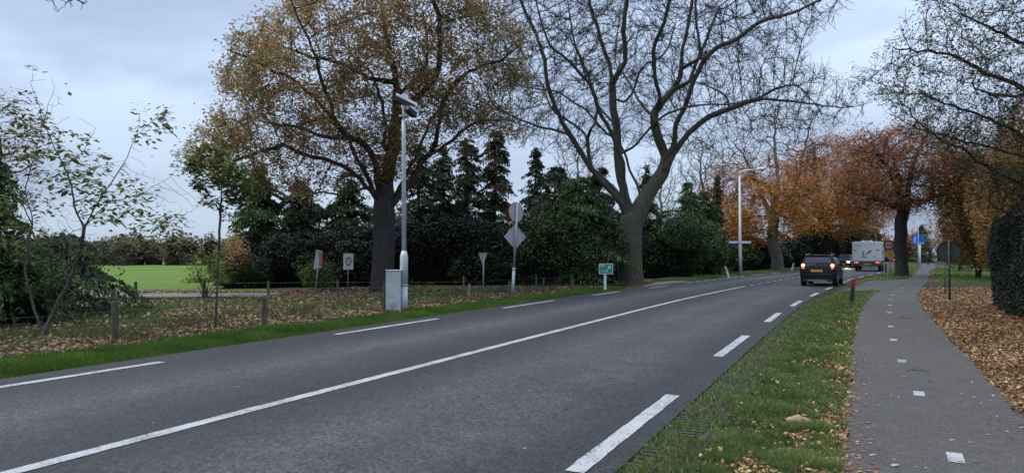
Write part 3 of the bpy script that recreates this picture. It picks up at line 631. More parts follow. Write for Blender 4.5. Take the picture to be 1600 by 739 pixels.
    def wood(s, name, mat, parent, lo, hi, sides):
        pos = np.array(s.pos) - np.array(parent.location); par = np.array(s.par); r = s.rad; n = len(pos)
        main = np.full(n, -1); best = np.zeros(n)
        for i in range(n):
            p = par[i]
            if p >= 0 and r[i] > best[p]: best[p] = r[i]; main[p] = i
        d = np.zeros((n, 3)); ok = par >= 0; d[ok] = pos[ok] - pos[par[ok]]; hm = main >= 0; d[hm] += (pos[main[hm]] - pos[hm]); d /= np.linalg.norm(d, axis=1)[:, None] + 1e-9
        ref = np.array((.31, .93, .17)); u = np.cross(d, ref); u /= np.linalg.norm(u, axis=1)[:, None] + 1e-9; v = np.cross(d, u)
        seg = np.where(ok & (r >= lo) & (r < hi))[0]
        if not len(seg): return None
        th = np.arange(sides) * 2 * math.pi / sides; cs, sn = np.cos(th), np.sin(th); p = par[seg]; rp = np.where(main[p] == seg, r[p], np.minimum(r[p] * .95, r[seg] * 1.45))
        dp = np.where((main[p] == seg)[:, None], d[p], (pos[seg] - pos[p])); dp = dp / (np.linalg.norm(dp, axis=1)[:, None] + 1e-9); up_ = np.cross(dp, ref); up_ /= np.linalg.norm(up_, axis=1)[:, None] + 1e-9; vp_ = np.cross(dp, up_)
        A = pos[p][:, None] + (up_[:, None] * cs[None, :, None] + vp_[:, None] * sn[None, :, None]) * rp[:, None, None]
        B = pos[seg][:, None] + (u[seg][:, None] * cs[None, :, None] + v[seg][:, None] * sn[None, :, None]) * r[seg][:, None, None]
        V = np.concatenate([A, B], 1); m = len(seg); k = np.arange(sides); q = (k + 1) % sides; f = np.stack([k, q, q + sides, k + sides], 1)
        F = (np.arange(m) * 2 * sides)[:, None, None] + f[None]; o_ = fast(name, V.reshape(-1, 3), F.reshape(-1, 4), mat, parent, None, True)
        if name == 'branches': o_['kind'] = 'stuff'
        return o_
    def foliage(s, name, mat, parent, count, size, spread, rmax, tintf=None, dens=None, kind='stuff', asp=.62, tilt=.8, seed=3, clump=.55):
        rng = np.random.default_rng(seed); pos = np.array(s.pos); sel = np.where(s.rad < rmax)[0]; c = pos[rng.choice(sel, count)] + rng.normal(0, spread, (count, 3))
        if dens is not None: c = c[rng.uniform(0, 1, len(c)) < dens(c)]
        if clump: q = 1 / (size * 9); c = c[rng.uniform(0, 1, len(c)) < np.clip(.72 + clump * (np.sin(c[:, 0] * 2.1 * q + c[:, 2] * 1.1 * q + seed) * np.sin(c[:, 2] * 2.3 * q - c[:, 1] * q) + .6 * np.sin(c[:, 0] * 4.3 * q + 1) * np.sin(c[:, 2] * 4.1 * q + c[:, 1] * 1.7 * q)), .03, 1)]
        n = len(c); S = rng.uniform(.65, 1.3, n) * size; V = leafquads(c, S, tilt, asp) - np.array(parent.location)
        cl = (np.sin(c[:, 0] * 1.9 + c[:, 2] * 1.3) + np.sin(c[:, 2] * 2.3 - c[:, 1] * 1.4 + 1) + np.sin(c[:, 1] * 1.7 + c[:, 0] * .9 + 2)) * .09
        t = np.clip((tintf(c) if tintf else .5) + cl + rng.normal(0, .17, n), 0, 1)
        o = fast(name, V.reshape(-1, 3), np.arange(4 * n).reshape(n, 4), mat, parent, t)
        if kind: o['kind'] = kind
        return o
def cloud(poly, D, T, n, seed=1, power=.5, Dfun=None):
    """points inside a traced outline, given real depth: thick in the middle, thin at the rim"""
    rng = np.random.default_rng(seed); P_ = np.array(poly, float); lo, hi = P_.min(0), P_.max(0); out_ = []; c = P_.mean(0); half = (hi - lo) / 2
    while len(out_) < n:
        X = rng.uniform(lo[0], hi[0], n * 2); Y = rng.uniform(lo[1], hi[1], n * 2); ins = np.zeros(len(X), bool); dist = np.full(len(X), 1e9)
        for i in range(len(P_)):
            a, b_ = P_[i], P_[(i + 1) % len(P_)]; cc = ((a[1] > Y) != (b_[1] > Y)) & (X < (b_[0] - a[0]) * (Y - a[1]) / (b_[1] - a[1] + 1e-12) + a[0]); ins ^= cc
            ab = b_ - a; t = np.clip(((X - a[0]) * ab[0] + (Y - a[1]) * ab[1]) / (ab @ ab), 0, 1); dist = np.minimum(dist, np.hypot(X - a[0] - t * ab[0], Y - a[1] - t * ab[1]))
        X, Y, dist = X[ins], Y[ins], dist[ins]; th = T * np.clip(dist / half.min() * 1.6, .06, 1) ** power; dy = rng.uniform(-1, 1, len(X)) * th
        for x_, y_, z_ in zip(X, Y, dy):
            q = P(x_, y_, D); out_.append((q.x * (1 + .0 * z_), D + z_, q.z))
    return np.array(out_[:n])
def mklimb(D, pts, dep):
    """pts in view, dep = depth offset at the end (curving away from the trunk plane)"""
    n = len(pts); return [Vector(P(x_, y_, D)) + Vector((0, dep * (i / (n - 1)) ** 1.1, 0)) for i, (x_, y_) in enumerate(pts)]

# ------------------------------------------------------------------ the big bare oak
D = 38.0
g = P(985, 443, D); base = Vector((g.x, D, 0))
bo = root('oak_tree', base, 'tall bare leafless oak with thick forking limbs standing beside the green distance marker', 'tree')
T = Tree(); T.limb([base + Vector((0, 0, -.1)), P(985, 425, D), P(984, 400, D), P(985, 370, D), P(987, 345, D)], .35, .015)
for pts, dep in [
    ([(985, 350), (970, 318), (945, 292), (922, 265), (905, 240), (893, 222), (881, 205), (866, 176), (853, 141), (848, 106), (835, 70), (820, 40), (806, 5), (796, -40)], -2.5),
    ([(881, 208), (862, 204), (841, 202), (806, 190), (775, 180)], -1.5),
    ([(980, 345), (968, 305), (952, 285), (935, 268), (925, 255), (922, 222), (918, 203), (900, 186), (880, 172), (866, 158), (855, 130), (852, 116)], 2.5),
    ([(919, 205), (930, 192), (936, 170), (938, 150), (930, 120), (918, 80), (905, 40), (898, -10)], 3.5),
    ([(985, 345), (978, 310), (972, 280), (970, 258), (957, 230), (945, 205), (930, 185), (918, 151), (901, 134), (885, 118), (870, 110), (855, 100), (840, 65), (830, 30)], -4),
    ([(985, 340), (975, 300), (968, 262), (964, 197), (959, 162), (959, 127), (955, 98), (943, 63), (936, 35), (925, 0), (915, -60)], 1),
    ([(959, 127), (968, 112), (975, 99), (974, 75), (971, 60), (972, 30), (978, -20), (985, -80)], -1.5),
    ([(988, 345), (1000, 315), (1000, 290), (988, 262), (982, 232), (965, 205), (957, 200), (936, 172), (925, 155), (908, 142), (880, 120), (855, 113), (827, 106), (800, 98)], 5),
    ([(984, 236), (1006, 211), (1027, 190), (1059, 181), (1085, 183), (1110, 188), (1140, 184)], -5),
    ([(957, 150), (975, 158), (992, 141), (1003, 109), (1020, 88), (1042, 77), (1055, 60), (1063, 46), (1075, 10)], 3),
    ([(990, 345), (1012, 305), (1030, 280), (1040, 262), (1043, 242), (1033, 215), (1027, 187), (1033, 162), (1050, 145), (1059, 134), (1073, 106), (1077, 70), (1086, 30), (1094, -10), (1100, -60)], 2),
    ([(1043, 250), (1050, 228), (1052, 197), (1063, 172), (1074, 134), (1096, 97), (1131, 81), (1159, 61), (1204, 51), (1253, 28), (1290, 12)], -4),
    ([(1038, 268), (1052, 240), (1074, 210), (1102, 187), (1139, 173), (1176, 162), (1216, 166), (1257, 173), (1293, 179), (1322, 176)], -2),
    ([(1139, 173), (1142, 155), (1135, 138), (1110, 122), (1090, 112)], 2),
    ([(1096, 97), (1094, 60), (1092, 20), (1096, -40)], 1),
    ([(1033, 162), (1021, 122), (1017, 81), (1029, 49), (1035, 10), (1030, -40)], -2.5),
    ([(1074, 134), (1090, 100), (1110, 60), (1130, 20), (1150, -20)], 3),
    ([(1176, 162), (1205, 142), (1235, 128), (1265, 122), (1290, 130)], 2.5),
    ([(964, 197), (940, 160), (925, 110), (915, 60), (900, 10)], 5),
    ([(1027, 190), (1010, 150), (1000, 100), (985, 50)], 6),
]: T.limb(mklimb(D, pts, dep), .35, .014)
poly = [(905, 262), (862, 240), (800, 222), (762, 190), (745, 120), (755, 40), (780, -60), (850, -150), (1000, -200), (1120, -170), (1230, -90), (1290, -20), (1312, 20), (1270, 60), (1235, 92), (1290, 118), (1325, 150), (1338, 182), (1300, 205), (1235, 200), (1180, 215), (1110, 240), (1040, 235), (980, 225)]
A = cloud(poly, D, 6.0, 6200, 4)
T.grow(A, .28, 3.0, .38, 70, (0, -0, .12), .05, 4.5, 3)
T.radii(.02, .62, 2.25, 1.25); T.twigs(3, .8, 3, .04, up=.22); T.radii(.0090, .64, 2.3, 1.28, 1.75)
T.wood('trunk', M['bark_oak'], bo, .09, 9, 12); T.wood('branches', M['bark_oak'], bo, .028, .09, 6); t_ = T.wood('twigs', M['bark_dark'], bo, 0, .028, 3); t_['kind'] = 'stuff'
T.foliage('crown', M['leaf_brown'], bo, 260, .11, .1, .03)

# ------------------------------------------------------------------ the leafy oak
D = 28.9; base = Vector((P(597, 450, D).x, D, 0))
lo_ = root('oak_tree', base, 'broad oak full of brown and olive autumn leaves behind the white camera pole', 'tree')
T = Tree(); T.limb([base + Vector((0, 0, -.1)), P(598, 430, D), P(600, 390, D), P(600, 350, D), P(599, 322, D)], .35, .015)
for pts, dep in [
    ([(599, 325), (606, 270), (612, 230), (615, 190), (617, 150), (612, 110), (600, 60), (590, 0), (585, -70)], 1),
    ([(599, 320), (590, 270), (583, 240), (565, 225), (548, 216), (530, 195), (514, 173), (479, 143), (430, 120), (395, 105)], -2.5),
    ([(597, 330), (582, 300), (565, 280), (540, 262), (515, 252), (488, 247), (457, 236), (423, 247), (388, 262), (350, 270)], -2),
    ([(600, 230), (598, 212), (596, 186), (579, 126), (560, 90), (520, 50), (490, 10), (470, -40)], 4),
    ([(602, 335), (618, 310), (640, 284), (662, 243), (692, 224), (715, 201), (745, 182), (783, 174), (820, 185), (845, 192)], 2),
    ([(675, 232), (685, 205), (696, 163), (715, 136), (738, 125), (783, 110), (820, 90)], -2),
    ([(620, 190), (635, 172), (650, 159), (677, 136), (690, 100), (690, 50), (680, 0), (685, -60)], -1.5),
    ([(548, 216), (500, 210), (455, 190), (410, 180), (370, 170)], 3),
    ([(579, 126), (540, 100), (480, 80), (430, 60), (400, 40)], 2),
    ([(617, 150), (650, 110), (660, 60), (650, 0), (640, -50)], 4), ([(599, 325), (585, 290), (570, 250), (545, 190), (530, 120), (510, 60)], -5),
    ([(602, 330), (620, 290), (640, 240), (655, 190), (690, 120), (740, 60), (760, 20)], 5),
    ([(590, 300), (560, 290), (520, 300), (470, 290), (420, 300)], 4),
]: T.limb(mklimb(D, pts, dep), .35, .03)
poly = [(282, 245), (312, 220), (338, 190), (345, 150), (352, 100), (375, 60), (410, 30), (450, 15), (480, -20), (520, -90), (600, -130), (690, -120), (760, -60), (800, 10), (815, 80), (838, 130), (852, 180), (835, 205), (780, 215), (730, 235), (690, 245), (650, 270), (600, 285), (540, 295), (470, 300), (410, 300), (350, 290), (310, 275)]
A = cloud(poly, D, 5.0, 4200, 6)
T.grow(A, .28, 3.2, .38, 60, (0, 0, .04), .16, 3.4, 3)
T.radii(.02, .42, 2.3, 1.25); T.twigs(2, .5, 2, .05, up=.05); T.radii(.007, .45, 2.3, 1.25, 1.5)
T.wood('trunk', M['bark_dark'], lo_, .09, 9, 12); T.wood('branches', M['bark_dark'], lo_, .025, .09, 6); T.wood('twigs', M['bark_dark'], lo_, 0, .025, 3)['kind'] = 'stuff'
def oak_t(c):
    left = np.clip((-9.0 - c[:, 0]) / 4.5, 0, 1) * np.clip((6.8 - c[:, 2]) / 3, 0, 1); return .52 - .38 * left + .05 * (c[:, 2] > 9)
def oak_d(c):
    v = np.sin(c[:, 0] * 1.1 + 1) * np.sin(c[:, 2] * 1.35 + .5) + .8 * np.sin(c[:, 0] * 2.7 + c[:, 1]) * np.sin(c[:, 2] * 2.4 - c[:, 1] * .8); right = np.clip((c[:, 0] + 1.6) / 4, 0, 1); left = np.clip((-7.5 - c[:, 0]) / 3, 0, 1); return np.clip(.66 + .48 * v - .32 * right + .25 * left, .04, 1)
T.foliage('crown', M['leaf_oak'], lo_, 185000, .135, .17, .035, oak_t, oak_d)

# ------------------------------------------------------------------ conifers
def conifer(base, h, rad, mat, label, n=9000, spray=.30, low=.0, ragged=.35, group=None, seed=0, lean=0, power=.8, bark='bark_dark'):
    rng = np.random.default_rng(100 + seed); base = Vector(base); o = root('conifer_tree', base, label, 'tree', group)
    b = MB(); b.tube([(0, 0, -.1), (lean * .4, 0, h * .5), (lean, 0, h * .98)], [rad * .07 + .05, rad * .045 + .03, .012], 8); b.build('trunk', M[bark], o, True)
    nb = int(50 + h * 26); hb = low + (1 - low) * rng.uniform(0, 1, nb) ** .85; az = rng.uniform(0, 6.283, nb); ln = rad * np.clip((1 - hb) * 1.15 + .05, .05, 1) ** power * rng.uniform(1 - ragged, 1.15, nb) * (1 + .25 * np.sin(hb * 17 + az * 2 + seed))
    i = rng.choice(nb, n, p=ln / ln.sum()); f = rng.beta(1.9, 1.0, n); r = ln[i] * f; drop = .25 * r * f + rng.exponential(.10, n) * (r * .5 + .15); side = rng.normal(0, .10, n) * (1 + r)
    x = np.cos(az[i]) * r - np.sin(az[i]) * side + lean * hb[i]; y = np.sin(az[i]) * r + np.cos(az[i]) * side; z = hb[i] * h + .30 * r * (1 - f) - drop
    C = np.c_[x, y, np.maximum(z, .05)]; d = np.c_[np.cos(az[i]) * .55, np.sin(az[i]) * .55, -rng.uniform(.1, 1.1, n)] + rng.normal(0, .35, (n, 3)); d /= np.linalg.norm(d, axis=1)[:, None]
    t = np.cross(d, rng.normal(0, 1, (n, 3))); t /= np.linalg.norm(t, axis=1)[:, None]; S = (spray * rng.uniform(.5, 1.25, n))[:, None]; V = np.empty((n, 4, 3)); V[:, 0] = C - d * S * .5; V[:, 1] = C + t * S * .17; V[:, 2] = C + d * S * .5; V[:, 3] = C - t * S * .17
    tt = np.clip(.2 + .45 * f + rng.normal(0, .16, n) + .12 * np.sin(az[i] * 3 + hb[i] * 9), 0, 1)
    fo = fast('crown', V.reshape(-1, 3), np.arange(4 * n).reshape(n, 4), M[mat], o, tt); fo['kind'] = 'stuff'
    bb = MB()
    for k in range(0, nb, 3): bb.tube([(lean * hb[k], 0, hb[k] * h), (math.cos(az[k]) * ln[k] * .5 + lean * hb[k], math.sin(az[k]) * ln[k] * .5, hb[k] * h + .05 * ln[k]), (math.cos(az[k]) * ln[k] * .9 + lean * hb[k], math.sin(az[k]) * ln[k] * .9, hb[k] * h - .2 * ln[k])], [.03, .02, .008], 4, False)
    bb.build('branches', M[bark], o)['kind'] = 'stuff'; return o
def shrub(base, rx, ry, h, mat, label, n=8000, leaf=.11, name='shrub', cat='shrub', core=True, seed=0, group=None, coremat='core', tint=.5, lumps=9, asp=.5, zmin=.03):
    rng = np.random.default_rng(300 + seed); o = root(name, base, label, cat, group)
    lc = np.c_[rng.normal(0, .38, lumps) * rx, rng.normal(0, .38, lumps) * ry, rng.uniform(.25, .85, lumps) * h]; lr = rng.uniform(.35, .62, lumps)
    lc = np.vstack([lc, [(0, 0, h * .45)]]); lr = np.append(lr, .8); i = rng.choice(lumps + 1, n, p=lr ** 2 / (lr ** 2).sum()); d = rng.normal(0, 1, (n, 3)); d /= np.linalg.norm(d, axis=1)[:, None]
    rr = lr[i] * (1 - rng.exponential(.13, n)).clip(.1, 1.1) * (1 + .13 * np.sin(d[:, 0] * 7 + i) * np.sin(d[:, 2] * 6 + i)); C = lc[i] + d * rr[:, None] * np.array((rx, ry, h * .62)) ; C[:, 2] = np.where(C[:, 2] < zmin, rng.uniform(zmin, max(h * .3, zmin * 1.25), n), C[:, 2])
    V = leafquads(C, rng.uniform(.6, 1.35, n) * leaf, 1.0, asp); tt = np.clip(tint + rng.normal(0, .17, n) + .1 * np.sin(C[:, 0] * 2.2 + C[:, 2] * 3), 0, 1)
    f = fast('foliage', V.reshape(-1, 3), np.arange(4 * n).reshape(n, 4), M[mat], o, tt); f['kind'] = 'stuff'
    b = MB()
    for k in range(7):
        a = rng.uniform(0, 6.28); e2 = lc[k % len(lc)]; b.tube([(math.cos(a) * .15, math.sin(a) * .15, -.05), (e2[0] * .5, e2[1] * .5, e2[2] * .5), tuple(e2)], [.05 * min(1, rx / 1.8), .03 * min(1, rx / 1.8), .008], 5, False)
    b.build('stems', M['bark_dark'], o)['kind'] = 'stuff'
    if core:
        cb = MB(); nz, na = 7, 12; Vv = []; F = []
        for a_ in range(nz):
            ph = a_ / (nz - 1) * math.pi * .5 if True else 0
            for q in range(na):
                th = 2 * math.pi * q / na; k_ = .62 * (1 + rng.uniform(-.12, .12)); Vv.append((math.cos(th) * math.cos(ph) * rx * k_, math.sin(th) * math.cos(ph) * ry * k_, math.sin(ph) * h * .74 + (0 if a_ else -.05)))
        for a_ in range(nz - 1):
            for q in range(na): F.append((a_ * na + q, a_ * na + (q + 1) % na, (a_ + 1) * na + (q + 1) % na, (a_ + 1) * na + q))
        cb.add(Vv, F); cb.build('dark_core', M[coremat], o, True)  # solid dark hull added inside the leaves for inner darkness and opacity
    return o
def at(px, D): p = P(px, 400, D); return Vector((p.x, D, 0))
def hgt(py, D): return P(800, py, D).z
CG = 'dark conifers in the row behind the leafy oak'
for k, (px, D_, top, rad, mat, n, lab, low, pw) in enumerate([
    (402, 36, 262, 1.9, 'needle_g', 11000, 'dark green conifer at the left end of the row beside the green field', 0, .55),
    (470, 37, 282, 2.0, 'needle', 9000, 'dark conifer behind the leaning red and white board', 0, .6),
    (545, 38, 270, 2.0, 'needle', 9000, 'dark conifer behind the small white sign and left of the leafy oak trunk', 0, .6),
    (655, 37, 224, 2.1, 'needle', 6500, 'thin ragged conifer just right of the white camera pole', .05, .75),
    (695, 38, 230, 1.7, 'needle', 6000, 'narrow dark conifer left of the pointed pair behind the yield sign', .05, .6),
    (728, 39, 218, 1.6, 'needle_b', 5200, 'slim pointed conifer with brownish foliage above the yield sign', .1, .5),
    (771, 39, 206, 1.5, 'needle_b', 7000, 'tall brown tinged columnar conifer left of the round and diamond signs', .1, .42),
    (835, 39, 232, 1.5, 'needle', 4600, 'slender open topped conifer above and right of the round sign', .1, .75),
    (868, 37, 262, 2.2, 'needle', 8500, 'dense dark conifer right of the slender one behind the twin signs', 0, .5),
    (905, 36, 278, 2.5, 'needle_g', 11000, 'broad drooping green cypress left of the bare oak', 0, .4),
    (940, 41, 262, 2.0, 'needle', 7000, 'dark conifer partly hidden behind the left limb of the bare oak', 0, .55),
    (1008, 47, 258, 1.5, 'needle', 5000, 'dark pointed conifer seen through the fork of the bare oak', .1, .8),
    (1077, 52, 285, 1.9, 'needle_g', 9000, 'pointed green conifer right of the bare oak', 0, .65),
    (1103, 56, 300, 2.2, 'needle_g', 9000, 'green conifer touching the orange beech crown', 0, .6),
    (1121, 57, 275, .9, 'needle_b', 3500, 'narrow brownish conifer spire beside the orange beech crown', .2, .6)]):
    conifer(at(px, D_), hgt(top, D_), rad, mat, lab, int(n * 1.7), .25, low, .6, None, k, random.uniform(-.15, .15), pw)
for k, (px, D_, top, rx, mat, lab) in enumerate([
    (385, 33.5, 405, 1.6, 'leaf_green', 'low green bush at the end of the gravel track'),
    (440, 35, 352, 2.2, 'hedge_leaf', 'dark bush behind the leaning red and white board'),
    (520, 35.5, 340, 2.3, 'hedge_leaf', 'dark bush behind the small white sign'),
    (592, 36, 335, 2.4, 'hedge_leaf', 'dark bush directly behind the leafy oak trunk'),
    (665, 36, 338, 2.3, 'hedge_leaf', 'dark bush right of the camera pole under the thin conifers'),
    (735, 35.6, 336, 2.3, 'hedge_leaf', 'dark bush directly behind the small yield sign'),
    (805, 35.4, 350, 2.3, 'needle', 'dark bush behind the pole of the twin round and diamond signs'),
    (868, 35, 336, 2.3, 'needle_g', 'dark green bush between the twin signs and the green marker'),
    (925, 36.5, 330, 2.2, 'needle', 'dark bush behind the green distance marker'),
    (962, 40, 335, 1.9, 'hedge_leaf', 'dark bush behind the bare oak trunk on its left side')]):
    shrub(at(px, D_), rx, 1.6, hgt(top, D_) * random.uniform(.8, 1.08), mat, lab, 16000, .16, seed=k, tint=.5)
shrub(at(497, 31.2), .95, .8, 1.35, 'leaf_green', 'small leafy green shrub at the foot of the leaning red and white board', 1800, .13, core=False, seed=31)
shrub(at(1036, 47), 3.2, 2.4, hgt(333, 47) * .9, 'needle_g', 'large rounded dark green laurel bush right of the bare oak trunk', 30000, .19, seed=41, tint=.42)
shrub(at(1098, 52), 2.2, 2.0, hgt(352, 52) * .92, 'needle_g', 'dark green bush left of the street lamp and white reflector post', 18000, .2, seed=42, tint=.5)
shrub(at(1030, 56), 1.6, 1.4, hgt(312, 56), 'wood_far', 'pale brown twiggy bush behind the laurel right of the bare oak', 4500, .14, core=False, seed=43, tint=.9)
for k, (px, D_, top, rx, lab) in enumerate([
    (1140, 64, 375, 2.4, 'dark bush left of the street name plates'), (1176, 71, 372, 2.4, 'dark bush right behind the street lamp pole'),
    (1208, 76, 375, 2.4, 'dark bush behind the grey beech trunk'), (1243, 82, 366, 3.0, 'dark bush behind the white post left of the black car'),
    (1285, 88, 350, 3.6, 'dark yew bush behind the second beech trunk'), (1322, 98, 352, 4.0, 'dark yew bush above the oncoming car'), (1350, 108, 356, 4.2, 'dark yew bush behind the motorhome roof')]):
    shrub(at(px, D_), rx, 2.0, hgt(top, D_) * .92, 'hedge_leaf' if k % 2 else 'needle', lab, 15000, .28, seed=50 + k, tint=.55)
    
# ------------------------------------------------------------------ beeches along the road
def roadtree(name, px, D, trunk, limbs, poly, T_, label, leaf, nleaf, size, base_r, bark, n_att=1500, dens=None, tintf=None, seed=1, step=.4, tw=1, twl=.8):
    base = at(px, D); o = root(name, base, label, 'tree'); T = Tree(); T.limb([base + Vector((0, 0, -.1))] + [P(a, b_, D) for a, b_ in trunk], .5, .03)
    for pts, dep in limbs: T.limb(mklimb(D, pts, dep), .5, .06)
    A = cloud(poly, D, T_, n_att, seed); T.grow(A, step, 5, step * 1.35, 50, (0, 0, .08), .28, 3.0, 3, np.random.default_rng(seed)); T.radii(.03, base_r, 2.3, 1.3)
    if tw: T.twigs(tw, twl, 2, .08, rng=np.random.default_rng(seed), up=.2); T.radii(.014, base_r, 2.3, 1.3)
    T.wood('trunk', M[bark], o, .11, 9, 10); T.wood('branches', M[bark], o, .03, .11, 5); T.wood('twigs', M['bark_dark'], o, 0, .03, 3)['kind'] = 'stuff'
    T.foliage('crown', M[leaf], o, nleaf, size, size * 2.2, .06, tintf, dens, seed=seed); return o, T
o, T = roadtree('beech_tree', 1215, 66, [(1214, 405), (1209, 385), (1208, 360), (1208, 340)], [
    ([(1208, 345), (1213, 310), (1217, 270), (1213, 230), (1215, 190), (1220, 150)], 1), ([(1208, 350), (1218, 330), (1232, 300), (1240, 260), (1245, 220), (1250, 190)], -3),
    ([(1208, 345), (1196, 310), (1185, 270), (1172, 235), (1160, 215)], 3), ([(1212, 310), (1190, 290), (1160, 280), (1135, 290)], -3), ([(1218, 320), (1250, 300), (1275, 290)], 3)],
    [(1098, 290), (1105, 260), (1125, 235), (1150, 215), (1165, 185), (1200, 168), (1240, 172), (1268, 200), (1285, 240), (1290, 300), (1285, 350), (1240, 372), (1190, 372), (1150, 375), (1115, 368), (1100, 330)], 5.5,
    'orange and yellow beech with bare upper twigs and grey trunk behind the street lamp', 'leaf_orange', 48000, .22, .5, 'bark_grey', 1500,
    lambda c: np.clip(1.15 - (c[:, 2] - 6.5) / 4.2, .05, 1), lambda c: np.clip(.72 - (c[:, 2] - 5) * .085, .12, .8), 11, .42, 2)
shrub(at(1158, 70), 2.2, 1.8, 6.6, 'leaf_orange', 'golden orange young beech with low branches beside the lamp pole', 11000, .2, 'beech_tree', 'tree', False, 61, tint=.62, zmin=2.2)
o, T = roadtree('beech_tree', 1290, 84, [(1290, 400), (1290, 380), (1288, 350), (1288, 330)], [
    ([(1288, 335), (1282, 300), (1275, 260), (1280, 225)], 1), ([(1288, 340), (1305, 310), (1320, 280), (1330, 250)], -3), ([(1288, 340), (1262, 320), (1240, 300)], 3), ([(1288, 345), (1330, 335), (1362, 340)], 2)],
    [(1228, 340), (1225, 290), (1240, 245), (1265, 222), (1300, 212), (1340, 220), (1368, 245), (1375, 290), (1378, 345), (1360, 365), (1300, 372), (1245, 372)], 6.5,
    'dark stemmed orange beech arching over the road behind the black car', 'leaf_orange', 40000, .25, .7, 'bark_dark', 1400, None, lambda c: np.clip(.50 - (c[:, 2] - 7) * .05, .08, .7), 13, .5, 2, 1.2)
o, T = roadtree('beech_tree', 1408, 50.5, [(1408, 410), (1408, 380), (1407, 355), (1408, 335)], [
    ([(1408, 340), (1400, 310), (1388, 285), (1370, 262), (1350, 245)], -2), ([(1407, 352), (1416, 340), (1421, 315), (1428, 280), (1440, 250), (1450, 220)], 1), ([(1405, 325), (1380, 312), (1350, 300), (1325, 295)], 2),
    ([(1406, 315), (1410, 270), (1405, 230), (1400, 205)], 2), ([(1420, 318), (1450, 308), (1478, 305)], -2)],
    [(1312, 300), (1320, 250), (1335, 215), (1365, 205), (1400, 198), (1440, 205), (1480, 215), (1500, 250), (1500, 300), (1478, 320), (1440, 325), (1420, 335), (1395, 330), (1350, 335), (1318, 330)], 5.0,
    'rust leaved beech on the grass island between road and cycle path', 'leaf_rust', 46000, .17, .42, 'bark_dark', 1500, lambda c: np.clip(.35 + .9 * (np.sin(c[:, 0] * 1.1) * np.sin(c[:, 2] * 1.2) > -.2), 0, 1), lambda c: .45 + 0 * c[:, 0], 17, .4, 2, .8)
# orange crown beyond, closing the avenue
roadtree('beech_tree', 1340, 112, [(1338, 380), (1336, 350)], [([(1336, 355), (1320, 320), (1310, 280)], 2), ([(1336, 355), (1355, 320), (1365, 290)], -2)],
    [(1290, 380), (1290, 300), (1320, 265), (1360, 262), (1392, 290), (1400, 340), (1372, 362), (1340, 372), (1315, 385)], 6, 'distant dull orange beech above the motorhome roof', 'leaf_rust', 16000, .34, .5, 'bark_dark', 700, None, lambda c: .6 + 0 * c[:, 0], 19, .7, 1, 1.2)
# tall brown beech hedge row on the right
for k, (px, D_, top, rx, lab) in enumerate([
    (1528, 47, 205, 2.9, 'golden brown beech directly behind the grey backed round sign'), (1590, 42, 190, 3.4, 'brown beech rising behind the clipped dark hedge'),
    (1500, 66, 285, 2.6, 'small orange brown tree left of the golden brown beech by the lawn'), (1655, 38, 150, 3.6, 'dark brown beech at the right edge behind the hedge')]):
    h = hgt(top, D_); shrub(at(px, D_), rx, 2.6, h * .92, 'leaf_brown', lab, 34000 if k != 2 else 12000, .19 if k != 2 else .24, 'beech_tree', 'tree', False, 70 + k, tint=.55, lumps=16, zmin=.6)
# overhanging beech on the right, its trunk just outside the view
D = 19.0; base = at(1745, 21)
ob = root('beech_tree', base, 'overhanging beech with thin leafy branches reaching in from the right above the hedge', 'tree')
T = Tree(); T.limb([base + Vector((0, 0, -.1)), base + Vector((0, 0, 3)), base + Vector((-.1, .1, 6)), base + Vector((0, 0, 9.5)), base + Vector((0, 0, 13))], .4, .02)
def L2(pts, d0, d1): n = len(pts) - 1; return [P(a, b_, d0 + (d1 - d0) * i / n) for i, (a, b_) in enumerate(pts)]
for q in [L2([(1740, 330), (1680, 270), (1620, 225), (1560, 190), (1500, 170), (1440, 148), (1390, 132), (1345, 123)], 20.5, 17), L2([(1742, 210), (1690, 150), (1640, 100), (1580, 60), (1520, 30), (1470, 5), (1440, -20)], 20.5, 16.5),
          L2([(1740, 400), (1690, 340), (1620, 300), (1560, 270), (1500, 232), (1460, 215), (1425, 180)], 20.5, 20), L2([(1740, 270), (1660, 200), (1600, 140), (1540, 115), (1480, 85), (1420, 80), (1395, 72)], 20.5, 19),
          L2([(1742, 120), (1680, 60), (1620, 0), (1580, -60)], 20.5, 18), L2([(1740, 420), (1680, 380), (1620, 350), (1570, 330), (1520, 300)], 20.5, 18), L2([(1700, 320), (1640, 262), (1560, 235), (1490, 215), (1430, 200), (1400, 180)], 20.2, 22),
          L2([(1700, 180), (1640, 150), (1560, 150), (1500, 125), (1440, 105)], 20.2, 16)]: T.limb(q, .3, .03)
poly = [(1330, 122), (1370, 90), (1395, 60), (1430, 30), (1440, -10), (1500, -60), (1600, -90), (1720, -60), (1740, 380), (1640, 350), (1560, 300), (1500, 255), (1450, 230), (1410, 195), (1390, 160), (1350, 145)]
A = cloud(poly, D, 3.0, 2100, 23); T.grow(A, .2, 1.8, .30, 60, (-.1, 0, .02), .2, 2.5, 3, np.random.default_rng(9)); T.radii(.012, .34, 2.3, 1.3); T.twigs(3, .45, 2, .03, up=.03); T.radii(.005, .30, 2.25, 1.3, 1.75)
T.wood('trunk', M['bark_dark'], ob, .06, 9, 10); T.wood('branches', M['bark_dark'], ob, .016, .06, 5); T.wood('twigs', M['bark_dark'], ob, 0, .016, 3)['kind'] = 'stuff'
T.foliage('crown', M['leaf_mix'], ob, 62000, .078, .10, .022, lambda c: np.clip(.42 + (c[:, 2] - 5) * .08, .25, .95), lambda c: np.clip(1.1 - (c[:, 2] - 3.2) * .125 - .09 * np.clip(14 - c[:, 0], 0, 9), .06, 1))
